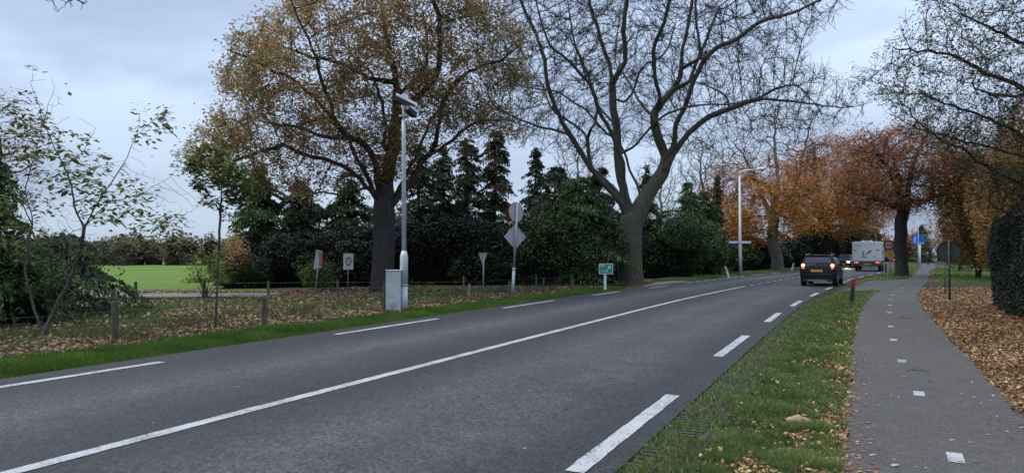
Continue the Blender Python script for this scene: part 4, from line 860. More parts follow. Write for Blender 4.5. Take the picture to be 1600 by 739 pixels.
# branch of an out-of-frame tree reaching in at the top left
base = Vector((-12.5, 8.0, 0)); tl = root('ash_tree', base, 'thin bare twigs hanging into view at the top left corner', 'tree'); T = Tree()
T.limb([base + Vector((0, 0, -.1)), base + Vector((.1, 0, 3)), base + Vector((0, .2, 6)), base + Vector((.2, .2, 9))], .4, .02)
T.limb([base + Vector((.1, 0, 4.5)), Vector((-10.5, 8.6, 5.8)), Vector((-8.5, 9.2, 6.1)), P(60, -40, 9.6), P(90, -15, 9.6), P(130, 5, 9.7)], .2, .02)
A = cloud([(55, -30), (62, 8), (85, 22), (125, 12), (138, -8), (110, -40)], 9.6, .5, 90, 3); T.grow(A, .06, 1.2, .09, 40, (0, 0, -.15), .3, 4, 3); T.radii(.0035, .18, 2.3, 1.2)
T.wood('trunk', M['bark_dark'], tl, .04, 9, 8); T.wood('branches', M['bark_dark'], tl, 0, .04, 5)
# bare trees behind
for k, (px, D_, top, w_, lab) in enumerate([(1098, 66, 205, 42, 'thin bare tree against the sky between the bare oak and the orange beech'), (1030, 70, 240, 40, 'pale bare tree seen low behind the right limb of the bare oak'), (905, 58, 215, 50, 'bare twiggy tree behind the left limbs of the bare oak')]):
    base = at(px, D_); o = root('bare_tree', base, lab, 'tree'); T = Tree(); T.limb([base + Vector((0, 0, -.1)), base + Vector((0, 0, 3)), base + Vector((.2, 0, 5.5))], .5, .05)
    A = cloud([(px - w_, top + 60), (px - w_ * .8, top + 20), (px - 10, top), (px + w_ * .7, top + 15), (px + w_, top + 60), (px + w_ * .5, top + 110), (px - w_ * .5, top + 110)], D_, 2.6, 420, 30 + k); T.grow(A, .4, 6, .5, 50, (0, 0, .15), .3, 2.5, 3); T.radii(.02, .2, 2.2, 1.2); T.twigs(2, .9, 2, .05, up=.3); T.radii(.014, .2, 2.2, 1.2)
    T.wood('trunk', M['bark_grey'], o, .05, 9, 7); T.wood('branches', M['bark_grey'], o, 0, .05, 3)['kind'] = 'stuff'
# brown tree at the far left edge
base = at(-10, 30); o = root('oak_tree', base, 'brown leaved tree at the left edge of the view behind the sapling', 'tree'); T = Tree(); T.limb([base + Vector((0, 0, -.1)), base + Vector((0, 0, 3)), P(-8, 300, 30), P(-5, 230, 30)], .4, .04)
A = cloud([(-70, 300), (-80, 200), (-40, 130), (5, 140), (35, 150), (55, 180), (70, 220), (58, 270), (40, 330), (0, 340)], 30, 2.5, 700, 44); T.grow(A, .3, 4, .4, 50, (0, 0, .05), .3, 2.5, 3); T.radii(.012, .3, 2.2, 1.2)
T.wood('trunk', M['bark_dark'], o, .05, 9, 8); T.wood('branches', M['bark_dark'], o, 0, .05, 4); T.foliage('crown', M['leaf_rust'], o, 9000, .085, .2, .04, lambda c: .35 + 0 * c[:, 0])

# ------------------------------------------------------------------ left foreground: spruce shrubs and saplings
conifer(at(-30, 15.5), hgt(225, 15.5), 1.35, 'needle_g', 'dark spruce cut by the left edge of the view', 13000, .17, 0, .3, None, 80, 0, .6)
conifer(at(95, 18.5), 2.1, 1.9, 'needle', 'low spreading dark juniper left of the first fence post', 14000, .16, 0, .4, None, 81, 0, .35)
shrub(at(20, 15.8), 1.2, 1.0, 1.9, 'leaf_green', 'leafy dark green bush at the left edge behind the sapling', 5000, .10, seed=82, tint=.35)
def leafy_sapling(base, stems, label, r0, nleaf, size, poly, Dp, thick, natt, seed, step=.12, extra=2600):
    o = root('sapling', base, label, 'tree'); T = Tree(); T.limb(stems[0], .15, .008)
    for q in stems[1:]: T.limb(q, .15, .01)
    A = cloud(poly, Dp, thick, natt, seed); T.grow(A, step, 1.1, .15, 50, (0, 0, .06), .10, 1.2, 2, np.random.default_rng(seed)); T.radii(.0028, r0, 2.35, 1.15, 1.5)
    T.wood('trunk', M['bark_sap'], o, .014, 9, 8); T.wood('branches', M['bark_sap'], o, 0, .014, 5)
    # leaves: individual parts hung in short rows from the fine branches
    rng = random.Random(seed); pos = np.array(T.pos); par = T.par; fine = [i for i in range(len(pos)) if T.rad[i] < .0065]; rng.shuffle(fine); meshes = []
    for kk in range(5):
        pts = [(0, 0, 0), (.25, .20, .02), (.6, .22, .0), (1, 0, -.12), (.6, -.22, .03), (.25, -.20, .04), (.5, 0, -.05)]
        me = bpy.data.meshes.new('leaf'); me.from_pydata(pts, [], [(6, i, (i + 1) % 6) for i in range(6)]); a_ = me.attributes.new('tint', 'FLOAT', 'FACE'); a_.data.foreach_set('value', [(.15, .35, .5, .68, .95)[kk]] * 6); me.materials.append(M['leaf_sap']); me.update(); meshes.append(me)
    cnt = 0
    for i in fine:
        if cnt >= nleaf: break
        c_ = pos[i]; 
        if math.sin(c_[0] * 2.3 + c_[2] * 3.1 + seed) + .3 * math.sin(c_[0] * 5) < -.25: continue
        d = Vector(pos[i] - pos[par[i]]).normalized() if par[i] >= 0 else Vector((0, 0, 1)); az = math.atan2(d.y, d.x)
        for q in range(rng.choice((1, 2, 2))):
            if cnt >= nleaf: break
            lf = bpy.data.objects.new('leaf', meshes[rng.choice((0, 1, 1, 2, 2, 3, 4))]); col.objects.link(lf); lf.parent = o; s_ = size * rng.uniform(.6, 1.25)
            lf.location = Vector(pos[i]) - Vector(base) + Vector((rng.gauss(0, .015), rng.gauss(0, .015), 0)); lf.rotation_euler = (rng.gauss(0, .5), rng.uniform(.0, .75), az + rng.choice((-1, 1)) * rng.uniform(.3, 1.2)); lf.scale = (s_,) * 3; cnt += 1
    T.foliage('foliage', M['leaf_sap'], o, extra, size * .85, .08, .0065, lambda c: .5 + 0 * c[:, 0], lambda c: (np.sin(c[:, 0] * 2.3 + c[:, 2] * 3.1 + seed) + .3 * np.sin(c[:, 0] * 5) > -.45).astype(float), asp=.5, tilt=.55, seed=seed, clump=0)
    return o
D = 13.6; b0 = G(68, 524); D = b0.y
leafy_sapling(b0, [[b0 + Vector((.02, 0, -.05)), P(72, 515, D), P(88, 480, D), P(106, 444, D), P(118, 410, D), P(127, 381, D), P(132, 356, D), P(126, 345, D), P(116, 321, D), P(114, 300, D), P(104, 268, D), P(87, 234, D), P(70, 195, D), P(58, 160, D - .3), P(48, 130, D - .4)],
    [P(68, 520, D), P(58, 495, D), P(47, 455, D), P(40, 425, D), P(44, 385, D + .3), P(50, 340, D + .5), P(40, 300, D + .6), P(52, 250, D + .5), P(64, 205, D + .4), P(75, 165, D)],
    [P(132, 356, D), P(145, 330, D), P(160, 303, D), P(186, 268, D), P(205, 232, D), P(214, 210, D), P(219, 173, D - .2)], [P(212, 215, D), P(237, 190, D), P(270, 165, D - .3)],
    [P(132, 356, D), P(165, 320, D - .3), P(208, 307, D - .5), P(255, 284, D - .6), P(280, 262, D - .6)], [P(127, 381, D), P(165, 377, D - .4), P(200, 368, D - .7), P(250, 352, D - .9), P(300, 330, D - 1)],
    [P(106, 444, D), P(135, 434, D + .2), P(165, 415, D + .2), P(215, 402, D), P(262, 392, D)], [P(47, 410, D), P(75, 390, D - .3), P(100, 370, D - .5), P(140, 350, D - .8), P(180, 340, D - .8)], [P(50, 340, D), P(20, 300, D), P(0, 240, D), P(-10, 200, D)],
    [P(100, 262, D), P(130, 235, D + .4), P(150, 200, D + .5)]],
    'slender two stemmed sapling with scattered green leaves left of the first fence post', .056, 300, .16,
    [(0, 360), (5, 240), (15, 140), (50, 100), (85, 115), (100, 160), (140, 210), (190, 235), (205, 190), (260, 170), (270, 200), (230, 245), (230, 270), (290, 300), (330, 320), (325, 345), (260, 370), (270, 400), (215, 430), (170, 425), (110, 400), (40, 420), (5, 410)], D, 1.1, 850, 5)
b1 = G(338, 516); D = b1.y
leafy_sapling(b1, [[b1 + Vector((0, 0, -.05)), P(338, 480, D), P(341, 420, D), P(344, 330, D), P(347, 270, D), P(350, 235, D)], [P(343, 330, D), P(325, 300, D - .2), P(310, 275, D - .3)], [P(344, 315, D), P(365, 290, D + .2), P(380, 265, D + .3)], [P(340, 430, D), P(325, 405, D), P(310, 395, D)], [P(341, 400, D), P(358, 385, D), P(372, 378, D)]],
    'thin straight young tree with a tuft of green leaves between two front fence posts', .026, 230, .14, [(285, 255), (300, 225), (340, 215), (385, 235), (400, 270), (390, 310), (375, 340), (345, 345), (315, 335), (300, 300)], D, .6, 170, 6)
b2 = G(318, 470); shrub(b2 + Vector((-.1, .4, 0)), .9, .6, 1.5, 'leaf_sap', 'small yellowish green young tree beside the back fence post at the track', 900, .11, 'young_tree', 'tree', False, 91, tint=.6, zmin=.6)
shrub(at(362, 33), 1.0, .8, 2.5, 'leaf_brown', 'small bush with yellow leaves at the corner of the green field', 1600, .12, 'shrub', 'shrub', False, 92, tint=.9)

# ------------------------------------------------------------------ far woods
def woods(name, x0, x1, y0, y1, h0, h1, n, size, mat, seed, label=None):
    rng = np.random.default_rng(seed); m = int(max(8, (abs(x1 - x0)) / 1.7)); cx = np.linspace(x0, x1, m) + rng.normal(0, .8, m); cy = rng.uniform(y0, y1, m); ch = rng.uniform(h0, h1, m); i = rng.integers(0, m, n)
    d = rng.normal(0, 1, (n, 3)); d /= np.linalg.norm(d, axis=1)[:, None]; r = rng.uniform(.35, 1.08, n)[:, None]; C = np.c_[cx[i], cy[i], ch[i] * .5] + d * r * np.c_[np.full(n, 2.1), np.full(n, 2.1), ch[i] * .5] * rng.uniform(.6, 1.15, n)[:, None]; C[:, 2] = C[:, 2].clip(.1)
    V = leafquads(C, rng.uniform(.5, 1.3, n) * size, 1, .7); o = fast(name, V.reshape(-1, 3), np.arange(4 * n).reshape(n, 4), M[mat], None, np.clip(.45 + .25 * np.sin(i * 2.3) + rng.normal(0, .15, n), 0, 1)); o['kind'] = 'stuff'
    b = MB()
    for k in range(m):
        b.tube([(cx[k], cy[k], -.1), (cx[k] + .2, cy[k], ch[k] * .8)], [.22, .05], 5, False)
        if name == 'back_woodland': continue
        Vv = [(cx[k] + 1.7 * math.cos(q * .785) * rr_, cy[k] + 1.7 * math.sin(q * .785) * rr_, zz) for zz, rr_ in ((0, .7), (ch[k] * .3, .8), (ch[k] * .5, .35)) for q in range(8)]
        b.add(Vv, [(a * 8 + q, a * 8 + (q + 1) % 8, a * 8 + 8 + (q + 1) % 8, a * 8 + 8 + q) for a in range(2) for q in range(8)])
    b.build(name + '_trunks', M['bark_dark'])['kind'] = 'stuff'; return o
woods('far_woodland', -96, -33, 100, 108, 3.6, 5.0, 45000, .55, 'wood_far', 1)
woods('field_edge_woodland', -190, -90, 106, 120, 4.2, 5.8, 24000, .8, 'wood_far', 2)
woods('avenue_woodland', 60, 140, 140, 152, 5.5, 8.0, 20000, .7, 'leaf_rust', 3)
woods('right_woodland', 74, 120, 118, 126, 4.0, 6.0, 9000, .5, 'wood_far', 4)
conifer(at(1441, 128), hgt(351, 128), 1.9, 'needle', 'distant dark conifer standing beside the blue sign', 4000, .5, 0, .3, None, 95, 0, .7)
conifer(at(1367, 150), hgt(356, 150), 2.2, 'needle', 'distant dark conifer above the round red bordered sign', 3500, .6, 0, .3, None, 96, 0, .6)
woods('back_woodland', -18, 3, 58, 62, 5.0, 7.0, 14000, .35, 'needle', 5)

# ------------------------------------------------------------------ clipped hedge on the right
def hedge(name, x0, x1, y0, y1, h, label, n, rz=0, loc=(0, 0, 0), leaf=.05):
    o = root(name, loc, label, 'hedge', None, rz); rng = np.random.default_rng(77); b = MB(); b.box(x0 + .25, x1 - .25, y0 + .25, y1 - .25, 0, h - .28); b.build('dark_core', M['core'], o)  # dark box fills the hedge, painted as its shaded inside
    C = rng.uniform(0, 1, (n, 3)) * np.array((x1 - x0, y1 - y0, h)) + np.array((x0, y0, 0)); f = rng.integers(0, 4, n); dd = rng.exponential(.11, n) - .03
    C[f == 0, 1] = y0 + dd[f == 0]; C[f == 1, 0] = x0 + dd[f == 1]; C[f == 2, 2] = h - dd[f == 2]; C[f == 3, 1] = y0 + dd[f == 3]
    C[:, 1] += .12 * np.sin(C[:, 0] * 2.1) * np.sin(C[:, 2] * 2.6 + C[:, 0]) + .12 * np.clip(C[:, 2] - h + .4, 0, 1); C[:, 0] += .14 * np.sin(C[:, 2] * 2.3 + 1) - .25 * np.sin(C[:, 2] * 1.2); C[:, 2] += (.08 * np.sin(C[:, 0] * 2.7) + .05 * np.sin(C[:, 0] * 7.1 + C[:, 1] * 3)) * (C[:, 2] / h)
    V = leafquads(C, rng.uniform(.5, 1.4, n) * leaf, 1.2, .5); fo = fast('foliage', V.reshape(-1, 3), np.arange(4 * n).reshape(n, 4), M['hedge_leaf'], o, np.clip(rng.normal(.5, .22, n), 0, 1)); fo['kind'] = 'stuff'; return o
hb = G(1550, 478); hedge('clipped_hedge', 0, 13, 0, 1.7, 2.62, 'tall clipped dark yew hedge at the right edge beyond the leaf covered ground', 90000, math.atan2(-.885, -.465), (hb.x, hb.y, 0), .07)
hb = G(1500, 413); hedge('low_hedge', 0, 60, 0, 1.6, 2.0, 'long low dark hedge at the far side of the lawn', 22000, R(-35), (hb.x - 1, hb.y, 0), .2)

# ------------------------------------------------------------------ fences
def post(px, py, top, r=.045, mat='wood_post'):
    g = G(px, py); h = P(px, top, g.y).z; return g, h, r, mat
def fence(posts, wires, label, mesh=False, extra=None):
    o = root('wire_fence', posts[0][0], label, 'fence'); base = posts[0][0]
    for g, h, r, mat in posts:
        b = MB(); tl_ = random.uniform(-.03, .03); b.tube([(0, 0, -.2), (tl_ * h, 0, h - .01), (tl_ * h, 0, h)], [r * 1.05, r, r * .8], 9); q = b.build('post', M[mat], o); q.location = g - base
    pts = [(p[0] - base) for p in posts]; 
    for hh in wires:
        b = MB()
        for a, c in zip(pts, pts[1:]):
            b.tube([a + Vector((0, -.05, hh)), a.lerp(c, .5) + Vector((0, -.05, hh - .015)), c + Vector((0, -.05, hh))], .0026, 4, False)
        b.build('wire', M['wire'], o)
    if mesh:
        b = MB()
        for a, c in zip(pts, pts[1:]):
            n = int((c - a).length / .15)
            for k in range(1, n): q = a.lerp(c, k / n) + Vector((0, -.05, 0)); b.tube([q, q + Vector((0, 0, wires[-1]))], .0016, 3, False)
        b.build('wire_mesh', M['wire'], o)['kind'] = 'stuff'
    return o
fence([post(-230, 566, 470), post(-60, 560, 478), post(180, 536, 471, .055), post(413, 513, 465, .05), post(505, 499, 455, .02, 'wood_pale'), post(600, 488, 445, .04)], [.18, .38, .58], 'low wire mesh fence with weathered posts along the near left verge', True)
fence([post(-80, 480, 440), post(78, 476, 440), post(212, 472, 440, .05), post(318, 469, 441, .045), post(528, 467, 437, .045), post(724, 466, 432, .04), post(838, 457, 430, .04), post(893, 453, 429, .05)], [.2, .4, .6], 'wire fence with grey posts along the edge of the gravel track', True)
for (px, py, top, r, mat, lab) in [(733, 467, 444, .045, 'wood_pale', 'short pale wooden post right of the thin fence post by the yield sign'), (796, 468, 440, .045, 'wood_post', 'grey wooden post touching the foot of the twin sign pole'), (419, 461, 439, .045, 'wood_post', 'single dark wooden post at the end of the gravel track'), (849, 454, 434, .04, 'wood_post', 'stubby wooden post in the litter between the twin signs and the green marker')]:
    g, h, r, mat = post(px, py, top, r, mat); b = MB(); b.tube([(0, 0, -.2), (.01, 0, h - .02), (.012, 0, h)], [r * 1.1, r, r * .75], 9); q = b.build('wooden_post', M[mat]); q.location = g; tag(q, lab, 'post')

# ------------------------------------------------------------------ traffic camera pole and cabinet
g = G(631, 487); D = g.y
cp = root('camera_pole', g, 'tall pale grey pole with two traffic cameras at its top beside the grey cabinet', 'camera pole')
z = lambda py: P(631, py, D).z
b = MB(); b.tube([(0, 0, -.1), (0, 0, z(445))], [.112, .108], 20); b.build('base_tube', M['galv_light'], cp, True)
b = MB(); b.tube([(0, 0, z(445) + .004), (0, 0, z(400)), (0, 0, z(392))], [.112, .11, .068], 20); b.build('sleeve', M['galv_light'], cp, True)
b = MB(); b.tube([(0, 0, z(392)), (-.02, 0, z(210)), (-.03, 0, z(188))], [.066, .055, .05], 16); b.tube([(-.03, 0, z(188)), (-.035, 0, z(168))], [.03, .03], 12); b.build('pole', M['galv_light'], cp, True)
b = MB(); b.tube([(0, 0, z(447)), (0, 0, z(444))], .118, 20); b.build('collar', M['galv'], cp, True)
b = MB(); b.box(-.16, .10, -.05, .05, z(183), z(180)); b.box(-.02, .03, -.03, .03, z(180), z(163)); b.box(-.1, .22, .0, .03, z(197), z(196)); b.build('bracket', M['galv'], cp)
def camhead(cx, cz, ln, rz, ry, lens, name='camera_housing'):
    e = bpy.data.objects.new(name, None); col.objects.link(e); e.parent = cp; e.location = (cx, 0, cz); e.rotation_euler = (0, ry, rz)
    b = MB(); b.box(-ln / 2, ln / 2, -.085, .085, -.13, .035); b.build('body', M['black'], e, bevel=.012)
    b = MB(); b.box(-ln / 2 - .03, ln / 2 + .03, -.11, .11, .045, .065); b.box(-ln / 2 - .03, ln / 2 + .03, -.113, -.103, -.01, .062); b.build('sunshield', M['white'], e, bevel=.004)
    if lens:
        b = MB(); b.tube([(-ln / 2 - .10, 0, -.045), (-ln / 2 + .01, 0, -.045)], [.10, .085], 20); b.build('lens_hood', M['black'], e, True)
        b = MB(); b.tube([(-ln / 2 - .105, 0, -.045), (-ln / 2 - .101, 0, -.045)], [.07, .07], 20); b.build('lens', simple('lens_glass', (.10, .02, .06), .15, 0, .2, 20), e, True)
    return e
camhead(.03, z(158), .58, R(15), R(24), False); camhead(.20, z(174), .34, R(70), R(10), True)
g2 = G(613, 489); h = P(613, 422.5, g2.y).z
cab = root('utility_cabinet', g2 + Vector((0, .17, 0)), 'plain light grey metal cabinet standing against the foot of the camera pole', 'cabinet', None, R(8))
b = MB(); b.box(-.20, .20, -.17, .17, .05, h - .02); b.build('body', M['cabinet'], cab, bevel=.01)
b = MB(); b.box(-.215, .215, -.185, .185, h - .017, h + .012); b.build('lid', M['cabinet'], cab, bevel=.006)
b = MB(); b.box(-.17, .17, -.14, .14, -.1, .048); b.build('plinth', M['galv'], cab)
b = MB(); b.box(-.185, .185, -.1735, -.1715, .09, h - .06); b.build('door', M['cabinet'], cab, bevel=.003)

b = MB(); b.box(.13, .155, -.180, -.1736, h * .5, h * .5 + .07); b.build('lock', M['galv'], cab)
b = MB(); [b.box(-.1, .1, -.177, -.1736, .16 + k * .03, .17 + k * .03) for k in range(4)]; b.build('vent', M['galv'], cab)

# ------------------------------------------------------------------ signs
def pole_between(parent, p0, p1, r, mat='galv', name='pole', n=12, swell=None):
    b = MB(); b.tube([p0, p1], r, n); return b.build(name, M[mat], parent, True)
def place(parent, name, mb_list, loc, rz=0, rx=0, ry=0):
    first = None
    for i, (nm, mb, mat) in enumerate(mb_list):
        q = mb.build(nm, M[mat], parent if i == 0 else first)
        if i == 0: first = q; q.location = loc; q.rotation_euler = (rx, ry, rz)
    return first
# twin signs seen from behind
g = G(800.5, 466.5); D = g.y; tw = root('road_sign', g, 'grey backed round sign above a diamond sign on one leaning pole, seen from behind', 'road sign')
top = P(808.5, 317, D) - g; mid = top * ((P(0, 420, D).z) / top.z); b = MB(); b.tube([(0, 0, -.1), tuple(mid)], .055, 14); b.build('pole_foot', M['galv'], tw, True); b = MB(); b.tube([tuple(mid - Vector((0, 0, .02))), tuple(top)], .042, 14); b.build('pole', M['galv'], tw, True)
b = MB(); b.tube([tuple(mid - Vector((0, 0, .04))), tuple(mid + Vector((0, 0, .03)))], .062, 14); b.build('collar', M['galv'], tw, True)
rnd = MB().prism(disc(.355), .050, .053); rim = MB()
ro = disc(.365); ri = disc(.345)
V = [(x_, .047, z_) for x_, z_ in ro] + [(x_, .047, z_) for x_, z_ in ri] + [(x_, .072, z_) for x_, z_ in ro] + [(x_, .072, z_) for x_, z_ in ri]; n = 28
rim.add(V, [(i, (i + 1) % n, n + (i + 1) % n, n + i) for i in range(n)] + [(2 * n + i, 3 * n + i, 3 * n + (i + 1) % n, 2 * n + (i + 1) % n) for i in range(n)] + [(i, 2 * n + i, 2 * n + (i + 1) % n, (i + 1) % n) for i in range(n)])
br = MB().box(-.05, .05, .02, .05, .18, .22).box(-.05, .05, .02, .05, -.22, -.18)
place(tw, 'round_sign', [('round_sign', rnd, 'signback'), ('rim', rim, 'red'), ('bracket', br, 'galv')], P(808, 331.5, D) - g, R(43))
dia = lambda r: [(r, 0), (0, r), (-r, 0), (0, -r)]
dm = MB().prism(dia(.45), .050, .053); dr = MB(); ro, ri = dia(.46), dia(.40); V = [(x_, .042, z_) for x_, z_ in ro] + [(x_, .042, z_) for x_, z_ in ri] + [(x_, .066, z_) for x_, z_ in ro] + [(x_, .066, z_) for x_, z_ in ri]
dr.add(V, [(i, (i + 1) % 4, 4 + (i + 1) % 4, 4 + i) for i in range(4)] + [(8 + i, 12 + i, 12 + (i + 1) % 4, 8 + (i + 1) % 4) for i in range(4)] + [(i, 8 + i, 8 + (i + 1) % 4, (i + 1) % 4) for i in range(4)] + [(4 + i, 4 + (i + 1) % 4, 12 + (i + 1) % 4, 12 + i) for i in range(4)])
place(tw, 'diamond_sign', [('diamond_sign', dm, 'signback'), ('rim', dr, 'galv'), ('bracket', MB().box(-.05, .05, .02, .05, -.3, -.26).box(-.05, .05, .02, .05, .26, .3), 'galv')], P(806, 370, D) - g, R(30))
# yield sign seen from behind
g = G(755, 456); D = g.y; ys_ = root('yield_sign', g, 'small triangular yield sign seen from behind at the litter edge', 'road sign')
hh = P(755, 395, D).z; pole_between(ys_, (0, 0, -.1), (.01, 0, hh - .02), .028); q = place(ys_, 'triangle_sign', [('triangle_sign', MB().prism([(-.34, .0), (.34, .0), (.0, -.56)], .03, .034), 'signback'), ('rim', MB().prism([(-.34, .0), (.34, .0), (.32, -.035), (-.32, -.035)], .022, .0295), 'galv')], (.01, 0, hh), R(58))
# leaning red and white board
g = G(492.5, 459); D = g.y; rb = root('leaning_board', g, 'torn red and white board leaning on a crooked pole in front of the dark bushes', 'sign')
tp = P(499, 392, D) - g; pole_between(rb, (0, 0, -.1), tuple(tp), .022, 'galv')
def W(px, py, dy=0): v = P(px, py, D) - g; return Vector((v.x, v.y + dy, v.z))
b = MB(); F_ = [W(494, 390), W(504, 392), W(503, 418), W(489.5, 421)]; b.add(F_ + [v + Vector((0, .03, 0)) for v in F_], [(0, 1, 2, 3), (7, 6, 5, 4), (0, 4, 5, 1), (1, 5, 6, 2), (2, 6, 7, 3), (3, 7, 4, 0)]); b.build('board', M['signback'], rb)
b = MB(); F_ = [W(497, 392, -.02), W(503.5, 394, -.06), W(502.5, 401, -.03), W(504.5, 407, -.07), W(503, 415, -.03), W(500, 417, -.05), W(498.5, 408, -.02)]; b.add(F_ + [v + Vector((0, .008, 0)) for v in F_], [tuple(range(7)), tuple(range(13, 6, -1))] + [(i, i + 7, (i + 1) % 7 + 7, (i + 1) % 7) for i in range(7)]); b.build('red_sheet', simple('faded_red', (.45, .08, .06), .6, 0, .3, 6), rb)
# small white sign with a black ring emblem
g = G(543.5, 452.5); D = g.y; ws = root('white_sign', g, 'narrow white upright sign with a black ring emblem on a thin pole', 'sign')
pole_between(ws, (0, 0, -.1), (0, 0, hgt(397, D) - .02), .02); q = place(ws, 'panel', [('panel', MB().box(-.26, .26, -.035, -.022, -.36, .36), 'white')], (0, 0, hgt(408.5, D)), R(48))
ro, ri = [(x_ * .17, z_ * .2) for x_, z_ in disc(1)], [(x_ * .12, z_ * .145) for x_, z_ in disc(1)]; b = MB(); V = [(x_, -.038, z_) for x_, z_ in ro] + [(x_, -.038, z_) for x_, z_ in ri]; b.add(V, [(i, 28 + i, 28 + (i + 1) % 28, (i + 1) % 28) for i in range(28)]); b.build('ring', M['black'], q)
text('S', .26, M['black'], q, (0, -.037, 0), name='letter')
# hectometre marker
g = G(945.5, 455); D = g.y; hm = root('distance_marker', g, 'green distance marker reading 11.0 on a white post before the bare oak', 'distance marker')
b = MB(); b.box(-.055, .055, -.03, .03, -.1, hgt(427.5, D)); b.build('post', M['white'], hm, bevel=.01)
q = place(hm, 'panel', [('panel', MB().box(-.30, .30, -.02, .0, -.225, .225), 'white'), ('green_face', MB().box(-.275, .275, -.024, -.0205, -.2, .2), 'green')], (.03, -.045, hgt(420, D)), R(6))
b = MB(); b.box(-.24, -.06, -.0285, -.0245, .09, .175); b.build('yellow_tag', M['yellow'], q)
b = MB(); b.prism([(x_ + .15, z_ + .07) for x_, z_ in disc(.07)], -.0285, -.0245); b.build('speed_disc', M['white'], q)
text('11.0', .17, M['white'], q, (-.07, -.027, -.085), sx=1.05, name='digits'); text('80', .075, M['black'], q, (.15, -.031, .07), ext=.001, name='digits')
text('N', .07, M['black'], q, (-.15, -.031, .132), ext=.001, sx=1.6, name='letter')
# street lamp with street name plates
g = G(1157, 430.5); D = g.y; sl = root('street_lamp', g, 'tall pale street lamp with a curved arm and two street name plates', 'street lamp')
ht = hgt(268, D); b = MB(); b.tube([(0, 0, -.1), (0, 0, 1.6), (0, 0, ht - .3)], [.125, .115, .065], 14); b.build('pole', M['galv_light'], sl, True)
b = MB(); b.tube([(0, 0, ht - .3), (.05, 0, ht - .08), (.25, 0, ht + .03), (1.35, 0, ht + .16)], [.075, .075, .07, .06], 12); b.build('arm', M['galv_light'], sl, True)
b = MB(); b.tube([(1.25, 0, ht + .14), (1.45, 0, ht + .18), (1.85, 0, ht + .2), (2.0, 0, ht + .17)], [.06, .14, .13, .05], 12); b.build('lamp_head', M['white'], sl, True)
for sx_ in (-1, 1):
    q = place(sl, 'street_name_plate', [('street_name_plate', MB().box(-.37, .37, -.012, .012, -.1, .1), 'blue'), ('plate_face', MB().box(-.352, .352, -.0165, -.0125, -.08, .08), 'white'), ('plate_back', MB().box(-.352, .352, .0125, .0165, -.08, .08), 'white')], (sx_ * .47 - .08, -.135, hgt(378.5, D)), R(-6 * sx_))
b = MB(); b.box(-.2, .06, -.122, -.11, -.03, .03); q = b.build('clamp', M['galv'], sl); q.location = (0, 0, hgt(378.5, D))
# reflector posts
def marker(p0, p1, label, mat, w_=.06, refl=None, group=None):
    base = G(*p0); t = P(p1[0], p1[1], base.y) - base; o = root('reflector_post', base, label, 'reflector post', group); u = Vector((t.x, 0, t.z)).normalized(); ang = math.atan2(t.x, t.z)
    mx_ = Matrix.Rotation(ang, 4, 'Y'); ln = t.length; b = MB(); b.prism([(-w_, -.1), (w_, -.1), (w_, ln - .05), (w_ * .3, ln), (-w_, ln - .02)], -.035, .035, mx_); b.build('post', M[mat], o, bevel=.006)
    if refl:
        b = MB(); b.box(-w_ * .82, w_ * .82, -.041, -.036, ln - refl[1], ln - refl[2], mx_); b.build('reflector', M[refl[0]], o)
    return o
marker((1139, 433.5), (1133.5, 416.5), 'white reflector post leaning left before the street lamp', 'white', .07, ('galv', .2, .08))
marker((1236.5, 423.5), (1240.5, 410.5), 'white reflector post leaning right beside the black car', 'white', .08, ('galv', .2, .08))
marker((1330, 473), (1333.5, 436), 'dark reflector post with a red top on the near grass verge tip', 'darkback', .062, ('red', .26, .035))
marker((1384, 426), (1384, 412), 'small dark post beside the yellow diamond sign', 'darkback', .07, ('darkback', .2, .1))
# round sign seen from behind on the right
g = G(1484, 470); D = g.y; rs = root('road_sign', g, 'dark backed round sign on a black pole in the leaf litter on the right', 'road sign')
pole_between(rs, (0, 0, -.1), (0, 0, hgt(374, D)), .035, 'darkback'); rz = hgt(394, D); n = 28
ro, ri = disc(.37), disc(.335); V = [(x_, .03, z_) for x_, z_ in ro] + [(x_, .03, z_) for x_, z_ in ri] + [(x_, .065, z_) for x_, z_ in ro] + [(x_, .065, z_) for x_, z_ in ri]
rim = MB().add(V, [(i, (i + 1) % n, n + (i + 1) % n, n + i) for i in range(n)] + [(2 * n + i, 3 * n + i, 3 * n + (i + 1) % n, 2 * n + (i + 1) % n) for i in range(n)] + [(i, 2 * n + i, 2 * n + (i + 1) % n, (i + 1) % n) for i in range(n)])
place(rs, 'round_sign', [('round_sign', MB().prism(disc(.36), .045, .05), 'darkback'), ('rim', rim, 'black'), ('bracket', MB().box(-.05, .05, .02, .045, -.02, .02), 'galv')], (0, 0, rz), R(-28))
g = G(1477, 459); o = root('thin_post', g, 'thin grey green post behind the dark backed round sign', 'post'); pole_between(o, (0, 0, -.1), (0, 0, hgt(402, g.y)), .03, 'wood_post', 'post')
